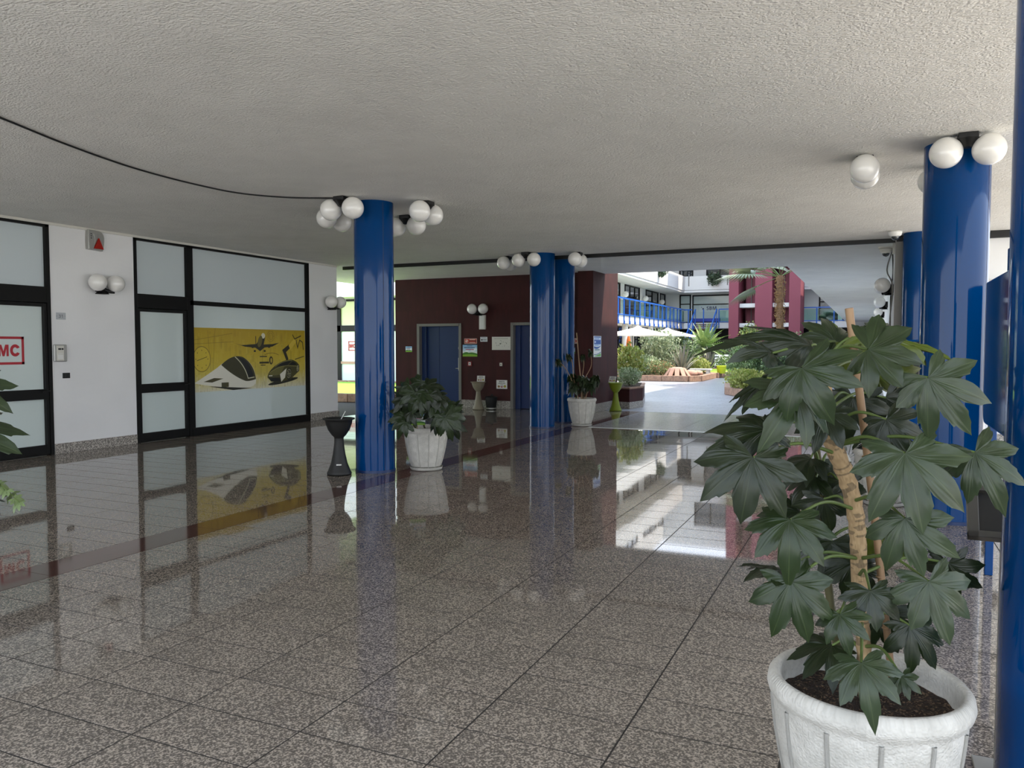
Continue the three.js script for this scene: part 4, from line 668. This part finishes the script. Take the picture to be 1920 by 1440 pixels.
{ // maroon planter against the core
  const t = thing('maroon_planter', 'low maroon planter with granite foot behind the olive ashtray', 'planter'), pts = [[-5.95, -19.58], [-5.93, -19.3], [-5.53, -19.14], [-5.4, -19.95], [-5.9, -22], [-6.8, -22], [-6.8, -19.58]];
  const sh = (k) => new THREE.Shape(pts.map(([x, z]) => new THREE.Vector2(-6 + (x + 6) * k, 20 + (-z - 20) * k)));
  mesh('granite_foot', triUV(new THREE.ExtrudeGeometry(sh(1), { depth: 0.17, bevelEnabled: false }).rotateX(-Math.PI / 2)), M.skirt, t);
  mesh('painted_box', triUV(new THREE.ExtrudeGeometry(sh(0.98), { depth: 0.34, bevelEnabled: false }).rotateX(-Math.PI / 2).translate(0, 0.17, 0)), M.maroon, t);
  mesh('coping', triUV(new THREE.ExtrudeGeometry(sh(1.0), { depth: 0.04, bevelEnabled: false }).rotateX(-Math.PI / 2).translate(0, 0.5, 0)), M.stone, t);
  mesh('soil', triUV(new THREE.ExtrudeGeometry(sh(0.85), { depth: 0.01, bevelEnabled: false }).rotateX(-Math.PI / 2).translate(0, 0.54, 0)), M.soil, t);
  bush('planter_shrub', 'pale green shrub growing in the maroon planter', -5.78, 0.55, -20.0, 0.34, 0.24, 900, 0.07, GR.pale);
  bush('planter_shrub', 'yellow green shrub at the back of the maroon planter', -6.15, 0.55, -21.3, 0.42, 0.55, 1300, 0.1, GR.lime);
}
bed('garden_bed', 'garden bed with brown stone kerb and terracotta dome', [[-13.4, -35.3], [-7.5, -35.3], [-7.1, -35.9], [-7.2, -40.0], [-9.5, -44.5], [-13.4, -44.5]], 0.26, M.soil, 'soil');
bed('lawn_bed', 'lawn strip with stone kerb behind the garden bed', [[-7.15, -40.2], [-5.7, -48.6], [-9.2, -49], [-9.3, -44.6]], 0.26, M.grass, 'turf');
bed('hedge_bed', 'stone kerbed bed with clipped yellow green hedge', [[-4.28, -26.3], [-3.5, -25.1], [-2.3, -25.1], [-2.3, -36], [-4.8, -36], [-4.9, -30]], 0.24, M.soil, 'soil');
bed('lawn_bed', 'sunlit lawn bed with brown kerb seen past the white wall', [[-24, -18.3], [-12.4, -18.3], [-12.4, -25.4], [-24, -25.4]], 0.24, M.grass, 'turf');
bush('hedge_shrub', 'clipped yellow green hedge ball on the right bed corner', -3.72, 0.212, -26.0, 0.62, 0.33, 2200, 0.08, GR.lime, 0.6);
bush('hedge_shrub', 'clipped yellow green hedge right of the bed corner', -2.85, 0.212, -25.75, 0.5, 0.3, 1500, 0.08, GR.lime, 0.5);
bush('leafy_shrub', 'tall dense green shrub behind the yellow hedge', -3.9, 0.212, -28.3, 0.75, 0.75, 3200, 0.1, GR.mid);
bush('leafy_shrub', 'dark green shrub beside the dense shrub in right bed', -3.0, 0.212, -28.0, 0.7, 0.7, 2800, 0.1, [...GR.dark, ...GR.mid]);
bush('leafy_shrub', 'pale leafy shrub seen through the big fatsia', -2.7, 0.212, -30.5, 0.7, 0.95, 2600, 0.1, GR.pale);
bush('leafy_shrub', 'tall yellow green shrub behind the dense shrub', -4.3, 0.212, -31.5, 0.55, 1.15, 2200, 0.1, [...GR.lime, ...GR.mid]);
bush('olive_shrub', 'silvery olive shrub under the white parasols', -9.9, 0.212, -39.6, 1.05, 1.15, 4600, 0.12, GR.olive);
bush('olive_shrub', 'dark green rounded shrub right of the silvery olive', -9.2, 0.212, -41.2, 0.85, 1.0, 3600, 0.12, [...GR.dark, ...GR.mid]);
bush('low_shrub', 'pale low shrub at left of the garden bed', -9.9, 0.212, -36.8, 0.8, 0.5, 2400, 0.1, GR.pale);
bush('low_shrub', 'rust tinged low shrub beside the terracotta dome', -9.0, 0.212, -36.4, 0.65, 0.36, 2000, 0.08, [...GR.rust, ...GR.mid]);
bush('low_shrub', 'bright green low shrub between the spiky plants', -8.1, 0.212, -41.0, 0.55, 0.4, 1500, 0.09, GR.lime);
bush('low_shrub', 'low green shrub along the white bench', -7.5, 0.212, -46.8, 0.9, 0.4, 1600, 0.1, GR.mid, 0.6);
bush('dark_hedge', 'dark hedge in shade behind the white bench', -7.6, 0.0, -53.5, 2.2, 1.0, 3600, 0.16, GR.dark, 0.7);
function spiky(label, x, y, z, h, n, cols) { // sword leaved clump
  const t = thing('spiky_plant', label, 'plant', [x, y, z]);
  for (let k = 0; k < n; k++) {
    const a = k * 2.4, lean = 0.12 + 0.85 * (k / n), L = h * rr(0.75, 1.05), pos = [], col = [], b = cols[k % cols.length], w = 0.035 * h, C = Math.cos(a), Sn = Math.sin(a);
    const P = (s, e) => { const r = L * (lean * s * 0.75 + 0.12 * s * s * lean), yy = L * s * Math.sqrt(Math.max(0.05, 1 - lean * lean * 0.6)) - 0.25 * lean * L * s * s; const q = e * w * (1 - s * s * 0.95); return [C * r - Sn * q, yy, Sn * r + C * q]; };
    for (let j = 0; j < 5; j++) { const s0 = j / 5, s1 = (j + 1) / 5, A = P(s0, -1), B = P(s0, 1), D = P(s1, -1), E = P(s1, 1); for (const v of [A, B, D, D, B, E]) { pos.push(...v); col.push(...b); } }
    const g = new THREE.BufferGeometry(); g.setAttribute('position', new THREE.Float32BufferAttribute(pos, 3)); g.setAttribute('color', new THREE.Float32BufferAttribute(col, 3)); g.computeVertexNormals(); mesh('blade', g, M.foliage, t);
  }
}
spiky('large spiky grey green plant in middle of garden bed', -8.55, 0.212, -38.9, 1.75, 46, [[0.22, 0.22, 0.16], [0.30, 0.30, 0.24], [0.16, 0.17, 0.11], [0.26, 0.24, 0.2]]);
spiky('darker spiky plant in front of the cycad', -8.1, 0.212, -43.4, 1.55, 40, [[0.16, 0.15, 0.13], [0.24, 0.22, 0.2], [0.12, 0.12, 0.1]]);
spiky('small spiky plant by the orange closed parasol', -10.9, 0.212, -37.8, 1.0, 22, [[0.16, 0.15, 0.11], [0.22, 0.22, 0.16]]);
{ // cycad: arching fronds built of leaflets
  const t = thing('cycad', 'bright green cycad with arching fronds in the courtyard', 'plant', [-8.95, 0.212, -46.5]);
  mesh('trunk', taper([[0, 0, 0], [0, 0.6, 0], [0, 1.25, 0]], 0.22, 0.2, 12, 10, 0.1), M.stem, t);
  for (let k = 0; k < 52; k++) {
    const a = k * 2.39, el = 1.35 - 1.6 * (k / 52), L = 2.1, pos = [], col = [], C = Math.cos(a), Sn = Math.sin(a), b = [[0.22, 0.32, 0.10], [0.30, 0.38, 0.14], [0.15, 0.24, 0.08]][k % 3];
    const P = (s) => { const r = L * s * Math.cos(el) * (1 - 0.1 * s), y = 1.25 + L * s * Math.sin(el) - 0.55 * s * s * L * 0.5; return V(C * r, y, Sn * r); };
    for (let j = 1; j < 15; j++) { const s = j / 14.5, p = P(s), l = 0.22 * Math.sin(Math.min(1, s * 1.15 + 0.15) * Math.PI) + 0.05, d = P(Math.min(1, s + 0.05)).sub(p).normalize(), side = V(-Sn, 0.25, C); for (const e of [-1, 1]) { const tip = p.clone().addScaledVector(side, e * l).addScaledVector(d, l * 0.6), q = p.clone().addScaledVector(d, 0.12); for (const v of [p, q, tip]) { pos.push(v.x, v.y, v.z); col.push(...b); } } }
    for (let j = 0; j < 8; j++) { const A = P(j / 8), B = P((j + 1) / 8), w = V(-Sn, 0, C).multiplyScalar(0.012); for (const v of [A.clone().sub(w), A.clone().add(w), B]) { pos.push(v.x, v.y, v.z); col.push(...b); } }
    const g = new THREE.BufferGeometry(); g.setAttribute('position', new THREE.Float32BufferAttribute(pos, 3)); g.setAttribute('color', new THREE.Float32BufferAttribute(col, 3)); g.computeVertexNormals(); mesh('frond', g, M.foliage, t);
  }
}
{ // fan palm
  const t = thing('fan_palm', 'fan palm with shaggy brown trunk before the maroon tower', 'tree', [-3.47, 0.212, -33.7]);
  mesh('trunk', taper([[0, 0, 0], [0.02, 1.5, 0], [0, 3.0, 0], [-0.02, 4.25, 0]], 0.15, 0.13, 40, 12, 0.08), S(0x7a5f47, 0.9), t);
  const sh = []; for (let k = 0; k < 420; k++) { const y = rr(1.6, 4.2), a = rr(0, 6.28), r = 0.14, l = rr(0.06, 0.2); sh.push(bar([r * Math.cos(a), y, r * Math.sin(a)], [(r + l * 0.55) * Math.cos(a + 0.4), y + l * rr(-0.8, 0.6), (r + l * 0.55) * Math.sin(a + 0.4)], 0.012, 0.02)); }
  const f = mesh('fibre', sh, S(0x94744f, 0.95), t); f.userData.kind = 'stuff';
  const fans = [[2.71, 0.28, 2.5], [2.45, 0.02, 2.9], [3.0, 0.6, 1.7], [2.9, -0.42, 2.3], [2.2, 0.5, 2.0], [3.4, 0.25, 2.1], [1.6, 0.7, 1.6], [0.2, 0.35, 1.7], [5.4, 0.45, 1.8], [0.9, 0.9, 1.4], [4.2, 0.5, 1.9]];
  fans.forEach(([a, el, d], i) => {
    const dir = V(Math.cos(a) * Math.cos(el), Math.sin(el), Math.sin(a) * Math.cos(el)), c = V(0, 4.2, 0).addScaledVector(dir, d * 0.5), o = V(0, 4.2, 0), pos = [], col = [];
    mesh('frond_stalk', taper([o, o.clone().lerp(c, 0.6).add(V(0, 0.03, 0)), c], 0.018, 0.012, 6, 5), M.petiole, t);
    const side = V(-Math.sin(a), 0.15 * (i % 3 - 1), Math.cos(a)).normalize(), b = i % 2 ? [0.17, 0.22, 0.11] : [0.24, 0.27, 0.15];
    for (let k = 0; k < 34; k++) { const th = (k / 33 - 0.5) * 3.6, u = dir.clone().multiplyScalar(Math.cos(th)).addScaledVector(side, Math.sin(th)), L = d * 0.52 * (0.8 + 0.2 * Math.cos(th)), w = side.clone().multiplyScalar(Math.cos(th)).addScaledVector(dir, -Math.sin(th)).multiplyScalar(0.045), m = c.clone().addScaledVector(u, L * 0.6).add(V(0, -0.04, 0)), e = c.clone().addScaledVector(u, L).add(V(0, -0.2 * L, 0)); for (const v of [c, m.clone().sub(w), m.clone().add(w), m.clone().sub(w), e, m.clone().add(w)]) { pos.push(v.x, v.y, v.z); col.push(...b); } }
    const g = new THREE.BufferGeometry(); g.setAttribute('position', new THREE.Float32BufferAttribute(pos, 3)); g.setAttribute('color', new THREE.Float32BufferAttribute(col, 3)); g.computeVertexNormals(); mesh('frond', g, M.foliage, t);
  });
}
{ // terracotta dome of slabs
  const t = thing('terracotta_dome', 'half dome of terracotta slabs on the garden bed edge', 'ornament', [-8.15, 0.21, -36.0]);
  for (let k = 0; k < 11; k++) { const a = k / 11 * 6.283 + 0.2, g = new RoundedBoxGeometry(0.21, 0.46, 0.06, 2, 0.014).rotateX(-0.62).translate(0, 0.19, 0.46).rotateY(a); mesh('slab', g, M.terracotta, t); }
  mesh('cap', lathe([[0, 0.43], [0.2, 0.42], [0.33, 0.37], [0.3, 0.33], [0, 0.33]], 24), M.terracotta, t);
  for (const [x, z, s, l] of [[-7.62, -36.5, 0.24, 'rounded orange rock right of the terracotta dome'], [-7.4, -36.9, 0.2, 'smaller orange rock beside the grey slab']]) { const g = new THREE.IcosahedronGeometry(s, 2), p = g.attributes.position; for (let i = 0; i < p.count; i++) { const k = 0.85 + 0.3 * noise(p.getX(i) * 9 + 5, p.getY(i) * 9 + p.getZ(i) * 7 + 5, 64, 8); p.setXYZ(i, p.getX(i) * k * 1.2, p.getY(i) * k * 0.75, p.getZ(i) * k); } g.computeVertexNormals(); single('garden_rock', g, M.terracotta, l, 'rock').position.set(x, 0.33, z); }
  const b = thing('stone_slab', 'grey stone slab seat behind the orange rocks', 'bench', [-7.55, 0.212, -38.4]); mesh('seat', rbox(-0.5, 0.5, 0.22, 0.3, -0.25, 0.25, 0.02), M.concrete, b); for (const x of [-0.35, 0.35]) mesh('foot', rbox(x - 0.07, x + 0.07, 0, 0.22, -0.2, 0.2, 0.01), M.concrete, b);
  const u = thing('lime_tub', 'bright lime yellow tub on the lawn edge', 'pot', [-6.95, 0.22, -40.6]); mesh('tub', lathe([[0, 0], [0.2, 0], [0.24, 0.36], [0.25, 0.38], [0.22, 0.38], [0.19, 0.05], [0, 0.05]], 32), M.lime, u); mesh('rim', new THREE.TorusGeometry(0.238, 0.014, 8, 32).rotateX(Math.PI / 2).translate(0, 0.375, 0), M.lime, u);
  const w = thing('white_bench', 'long white slatted bench in front of dark hedge', 'bench', [-7.7, 0, -51.2]); for (let k = 0; k < 4; k++) mesh('slat', rbox(-1.5, 2.2, 0.42 + k * 0.18, 0.53 + k * 0.18, -0.02 - k * 0.03, 0.05 - k * 0.03, 0.01), M.white, w); mesh('seat', rbox(-1.5, 2.2, 0.38, 0.43, 0, 0.45, 0.01), M.white, w); for (const x of [-1.2, 0.3, 1.9]) mesh('leg', rbox(x - 0.04, x + 0.04, 0, 1.1, -0.1, 0.0, 0.01), M.white, w);
  const k = thing('garden_spotlight', 'small black floodlight between the spiky plants', 'light', [-8.15, 0.212, -42.6]); mesh('head', rbox(-0.14, 0.14, 0.45, 0.72, -0.04, 0.04, 0.01).rotateX(-0.2), M.black, k); mesh('spike', cyl(0.015, 0.015, 0, 0.5, 0, -0.08, 8), M.black, k);
}
function parasol(label, x, z, r, pole) {
  const t = thing('parasol', label, 'parasol', [x, 0, z], 0, 'open white parasols'), pts = [], A = [0, 2.53, 0]; const rim = [[-r, -r], [r, -r], [r, r], [-r, r]], g = [];
  const tri = (a, b, c) => pts.push(...a, ...b, ...c);
  for (let k = 0; k < 4; k++) { const [x0, z0] = rim[k], [x1, z1] = rim[(k + 1) % 4]; const m = [(x0 + x1) / 2 * 0.99, 2.14, (z0 + z1) / 2 * 0.99]; tri(A, m, [x0, 2.17, z0]); tri(A, [x1, 2.17, z1], m); tri([x0, 2.17, z0], m, [x0, 2.11, z0]); tri(m, [m[0], 2.08, m[2]], [x0, 2.11, z0]); tri(m, [x1, 2.17, z1], [x1, 2.11, z1]); tri(m, [x1, 2.11, z1], [m[0], 2.08, m[2]]); }
  const c = new THREE.BufferGeometry(); c.setAttribute('position', new THREE.Float32BufferAttribute(pts, 3)); c.computeVertexNormals(); mesh('canopy', c, new THREE.MeshPhysicalMaterial({ color: 0xf3f0e6, roughness: 0.85, transmission: 0.3, thickness: 0, side: THREE.DoubleSide }), t);
  mesh('vent_cap', new THREE.ConeGeometry(0.22, 0.1, 4).rotateY(Math.PI / 4).translate(0, 2.55, 0), M.canvas, t);
  mesh('pole', cyl(0.035, 0.035, 0.22, pole ? 2.68 : 2.5, pole, pole, 12), M.grey, t); if (pole) mesh('arm', bar([pole, 2.66, pole], [0, 2.56, 0], 0.05), M.grey, t);
  for (const [a, b] of rim) mesh('rib', bar([0, 2.48, 0], [a * 0.97, 2.14, b * 0.97], 0.025), M.grey, t);
  mesh('foot', rbox(pole - 0.35, pole + 0.35, 0.212, 0.27, pole - 0.35, pole + 0.35, 0.01), M.concrete, t);
}
parasol('white parasol nearer to the maroon corner', -10.35, -37.2, 1.22, -0.38);
parasol('white parasol further back beside the cycad', -10.0, -41.8, 1.25, 0);
{
  const t = thing('closed_parasol', 'orange closed parasol beside the white pole', 'parasol', [-11.4, 0.212, -39.2]); mesh('cover', lathe([[0, 0.75], [0.1, 0.8], [0.15, 1.1], [0.1, 1.7], [0.03, 2.0], [0, 2.02]], 16), S(0xd9691e, 0.7), t); mesh('pole', cyl(0.025, 0.025, 0, 2.1, 0, 0, 8), M.grey, t); mesh('foot', rbox(-0.25, 0.25, 0, 0.06, -0.25, 0.25, 0.01), M.concrete, t);
}
// ---------------------------------------------------------------- courtyard buildings
function winX(t, X, z0, z1, y0, y1, bars = 1) { // window in a wall facing +x
  const f = mesh('window', [box(X - 0.05, X + 0.06, y0, y1, z0 - 0.05, z0 + 0.04), box(X - 0.05, X + 0.06, y0, y1, z1 - 0.04, z1 + 0.05), box(X - 0.05, X + 0.06, y1 - 0.08, y1, z0, z1), box(X - 0.05, X + 0.06, y0, y0 + 0.08, z0, z1), box(X - 0.05, X + 0.05, y1 - 0.85, y1 - 0.78, z0, z1), ...Array.from({ length: bars }, (_, k) => box(X - 0.05, X + 0.05, y0, y1, z0 + (z1 - z0) * (k + 1) / (bars + 1) - 0.04, z0 + (z1 - z0) * (k + 1) / (bars + 1) + 0.04))], M.frame, t);
  mesh('pane', box(X - 0.02, X + 0.01, y0, y1, z0, z1), M.glass, f);
}
function winZ(t, Z, x0, x1, y0, y1, bars = 1, pane = M.glass) { // window in a wall facing +z
  const f = mesh('window', [box(x0 - 0.05, x0 + 0.05, y0, y1, Z - 0.05, Z + 0.06), box(x1 - 0.05, x1 + 0.05, y0, y1, Z - 0.05, Z + 0.06), box(x0, x1, y1 - 0.1, y1, Z - 0.05, Z + 0.06), box(x0, x1, y0, y0 + 0.1, Z - 0.05, Z + 0.06), box(x0, x1, y1 - 0.78, y1 - 0.7, Z - 0.05, Z + 0.05), ...Array.from({ length: bars }, (_, k) => box(x0 + (x1 - x0) * (k + 1) / (bars + 1) - 0.04, x0 + (x1 - x0) * (k + 1) / (bars + 1) + 0.04, y0, y1, Z - 0.05, Z + 0.05))], M.frame, t);
  mesh('pane', box(x0, x1, y0, y1, Z - 0.02, Z + 0.01), pane, f);
}
const blueRail = S(0x1b5fb8, 0.4), cyanRail = blueRail;
{
  const t = thing('gallery_building', 'sunlit white gallery building with blue balcony railing on the left', 'building');
  mesh('wall', box(-24, -15, 0, 14, -66, -31), M.render, t);
  mesh('balcony_slab', box(-15, -13.25, 2.96, 3.4, -62, -31), M.render, t); mesh('soffit', box(-15, -13.25, 5.72, 5.9, -62, -31), M.render, t);
  mesh('parapet', box(-13.5, -13.2, 5.87, 6.95, -61, -31), M.render, t); mesh('parapet', [box(-13.5, -13.2, 9.2, 10.3, -61, -31), box(-15, -13.2, 9.0, 9.25, -61, -31)], M.render, t);
  for (const [z0, z1, b] of [[-54.1, -50.6, 2], [-59.4, -55.9, 1], [-49.4, -46.2, 2], [-45.2, -42.0, 1], [-61.6, -60.1, 0]]) { winX(t, -15, z0, z1, 3.45, 5.7, b); winX(t, -15, z0, z1, 6.8, 8.9, b); winX(t, -15, z0, z1, 10.2, 12.4, b); }
  for (const [z0, z1, b] of [[-47, -43.6, 2], [-51.5, -48, 2], [-56.5, -53, 2], [-61, -58, 1]]) winX(t, -15, z0, z1, 0.1, 2.9, b);
  for (let z = -33; z > -60; z -= 1.15) mesh('rail_post', [rbox(-13.27, -13.19, 3.05, 4.4, z - 0.04, z + 0.04, 0.01), box(-13.24, -13.16, 2.9, 3.1, z - 0.05, z + 0.05)], z > -52 ? cyanRail : blueRail, t);
  mesh('handrail', [box(-13.27, -13.17, 4.36, 4.44, -61, -31), box(-13.25, -13.19, 3.42, 3.47, -61, -31)], blueRail, t);
  for (let z = -33; z > -60; z -= 1.15) mesh('rail_glass', box(-13.235, -13.225, 3.5, 4.3, z - 1.1, z - 0.05), M.greenGlass, t);
  for (let z = -34; z > -62; z -= 6) mesh('column', cyl(0.18, 0.18, 0, 2.96, -13.6, z, 16), M.render, t);
  for (const z of [-50.0, -55.0, -59.8]) mesh('globe', new THREE.SphereGeometry(0.2, 16, 12).translate(-14.75, 5.0, z), M.globe, t);
}
{
  const t = thing('office_building', 'shaded white office front with SBM lettering behind the tower', 'building');
  mesh('wall', box(-15, 8, 3.0, 14, -66, -62), M.render, t); mesh('ground_floor', box(-15, 8, 0, 3.0, -67, -64), M.dark, t); mesh('pier', [box(-14.9, -14.2, 0, 3, -63.5, -62.6), box(-9.9, -9.3, 0, 3, -63.5, -62.6), box(-3.8, -3.2, 0, 3, -63.5, -62.6)], M.render, t);
  mesh('balcony_slab', box(-13.25, 8, 2.96, 3.4, -62, -60.6), M.render, t);
  mesh('parapet', [box(-13.3, 8, 5.87, 6.95, -60.9, -60.6), box(-13.3, 8, 5.72, 5.9, -62, -60.6)], M.render, t); mesh('parapet', [box(-13.3, 8, 9.2, 10.3, -60.9, -60.6), box(-13.3, 8, 9.05, 9.25, -62, -60.6)], M.render, t);
  for (const x of [-12.9, -11.4, -10.0]) mesh('parapet_joint', box(x - 0.04, x + 0.04, 6.2, 6.95, -60.61, -60.59), M.grey, t);
  const pale = new THREE.MeshPhysicalMaterial({ color: 0xaebcb8, roughness: 0.1, clearcoat: 1, clearcoatRoughness: 0.02 });
  winZ(t, -62, -13.85, -13.05, 3.42, 5.65, 0, pale); winZ(t, -62, -12.85, -9.4, 3.42, 5.6, 0, pale); winZ(t, -62, -3.6, -2.4, 3.42, 5.6, 0); winZ(t, -62, -13.9, -12.9, 6.8, 8.9, 0); winZ(t, -62, -2.0, 1.5, 3.42, 5.6, 1);
  for (const x of [-12.5, -3.5, 0]) winZ(t, -62, x, x + 2.4, 10.2, 12.4, 1); for (const x of [-11.8, -3.5]) winZ(t, -62, x, x + 2.0, 6.8, 8.9, 1);
  const [g, m] = card(1.6, 0.58, 0.01, canvasTex(384, 140, (x, W, H) => { x.fillStyle = '#aebcb8'; x.fillRect(0, 0, W, H); x.fillStyle = '#2f3550'; x.font = 'bold 92px sans-serif'; x.textBaseline = 'middle'; x.fillText('SBM', 130, H / 2 + 4); x.beginPath(); x.arc(70, H / 2 + 14, 16, 0, 7); x.fill(); x.fillStyle = '#6a7086'; x.beginPath(); x.arc(40, H / 2 - 14, 10, 0, 7); x.fill(); })); mesh('lettering', g.translate(-11.55, 4.58, -61.98), m, t);
  for (let x = -12.9; x < 2; x += 1.15) if (x < -9 || x > -4.9) mesh('rail_post', rbox(x - 0.04, x + 0.04, 3.0, 4.4, -60.63, -60.55, 0.01), blueRail, t);
  mesh('handrail', [box(-13.2, -12.6, 4.36, 4.44, -60.63, -60.53), box(-10.6, 2, 4.36, 4.44, -60.63, -60.53), box(-10.6, 2, 3.42, 3.48, -60.62, -60.56)], blueRail, t);
  mesh('rail_glass', box(-10.6, -9.2, 3.5, 4.3, -60.6, -60.59), M.greenGlass, t); mesh('rail_glass', box(-4.7, 1.5, 3.5, 4.3, -60.6, -60.59), M.greenGlass, t);
  mesh('blue_screen', box(-12.8, -10.6, 3.5, 3.75, -61.2, -61.15), S(0x24348c, 0.5), t);
}
for (const [x, z, l] of [[-10.9, -60.45, 'trailing plant over the office parapet beside the tower'], [-13.15, -52.5, 'trailing plant over the left gallery parapet']]) {
  const t = thing('trailing_plant', l, 'plant', [x, 6.2, z]); mesh('foliage', leafBall(700, 0.55, 0.5, 0.25, 0.16, GR.dark, [0, 0.45, 0]), M.foliage, t); mesh('pot', new THREE.CylinderGeometry(0.16, 0.12, 0.25, 16).translate(0, 0.85, -0.05), M.grey, t);
}
{ // blue outside stair
  const t = thing('blue_stair', 'blue metal outside stair rising to the office balcony', 'stair');
  for (const x of [-12.35, -10.75]) { mesh('stringer', bar([x, 0.1, -55.2], [x, 3.35, -60.5], 0.09, 0.28), blueRail, t); mesh('handrail', bar([x, 1.1, -55.2], [x, 4.4, -60.5], 0.08), blueRail, t); for (let k = 0; k < 6; k++) { const f = k / 5; mesh('baluster', bar([x, 0.1 + 3.25 * f, -55.2 - 5.3 * f], [x, 1.1 + 3.3 * f, -55.2 - 5.3 * f], 0.05), blueRail, t); } }
  for (let k = 0; k < 16; k++) mesh('tread', rbox(-12.3, -10.8, 0.2 + k * 0.205, 0.24 + k * 0.205, -55.6 - k * 0.33, -55.3 - k * 0.33, 0.006), S(0x7a5a4c, 0.7), t);
}
{ // maroon stair tower
  const t = thing('stair_tower', 'maroon tower of three pillars behind the fan palm', 'building'), paint = S(0x7f3c49, 0.65);
  for (const [a, b] of [[-9.3, -8.64], [-7.52, -6.39], [-5.27, -4.54]]) mesh('pillar', box(a, b, 0, 15, -60.3, -57), paint, t);
  mesh('back_wall', box(-8.64, -5.27, 0, 15, -60.5, -60.3), paint, t);
  for (const [a, b] of [[-8.64, -7.52], [-6.39, -5.27]]) { mesh('stair_panel', box(a + 0.25, b, 0, 15, -59.4, -59.0), paint, t); for (const y of [2.96, 4.35, 7.4, 10.5]) mesh('landing', box(a, b, y, y + 0.28, -59.0, -57.6), M.render, t); mesh('pipe', cyl(0.03, 0.03, 0, 15, a + 0.62, -58.9, 8), M.grey, t); }
  mesh('low_wall', box(-8.64, -6.39 - 1.13, 0, 2.2, -57.5, -57.1), paint, t);
}
{ // shop front seen past the end of the white wall
  const t = thing('far_shop_front', 'pale shop front with dark frames beyond the lawn at left', 'building'), Z = -26;
  mesh('wall', [box(-32, -12.5, 0, 0.1, Z - 0.3, Z), box(-32, -12.5, 3.45, 6.4, Z - 0.3, Z), box(-32, -21.5, 0, 3.45, Z - 0.3, Z), box(-16.5, -12.5, 0, 3.45, Z - 0.3, Z)], M.render, t); mesh('canopy', box(-32, -12.5, 3.5, 3.75, Z - 0.2, Z + 0.9), M.render, t);
  mesh('window_frame', [box(-19.72, -19.5, 0.05, 3.45, Z - 0.05, Z + 0.06), box(-21.5, -16.5, 3.38, 3.46, Z - 0.05, Z + 0.06), box(-21.5, -16.5, 2.18, 2.42, Z - 0.05, Z + 0.06), box(-17.9, -17.75, 0.05, 3.45, Z - 0.05, Z + 0.06), box(-21.5, -16.5, 0.02, 0.12, Z - 0.05, Z + 0.06)], M.frame, t);
  mesh('pane', box(-21.5, -16.5, 2.4, 3.4, Z - 0.02, Z), S(0xc9c9a8, 0.3), t); mesh('pane', box(-21.5, -16.5, 0.1, 2.2, Z - 0.02, Z), M.film, t); mesh('push_bar', box(-19.5, -17.9, 0.88, 0.98, Z, Z + 0.05), S(0xb08a78, 0.5), t);
}
mcSticker([-18.95, 1.6, -25.985], 0, 0.95, 'distant red MC sticker on the shop front beyond the lawn');

scene.traverse((o) => { if (o.isMesh) { o.castShadow = true; o.receiveShadow = true; } });
renderer.render(scene, camera);
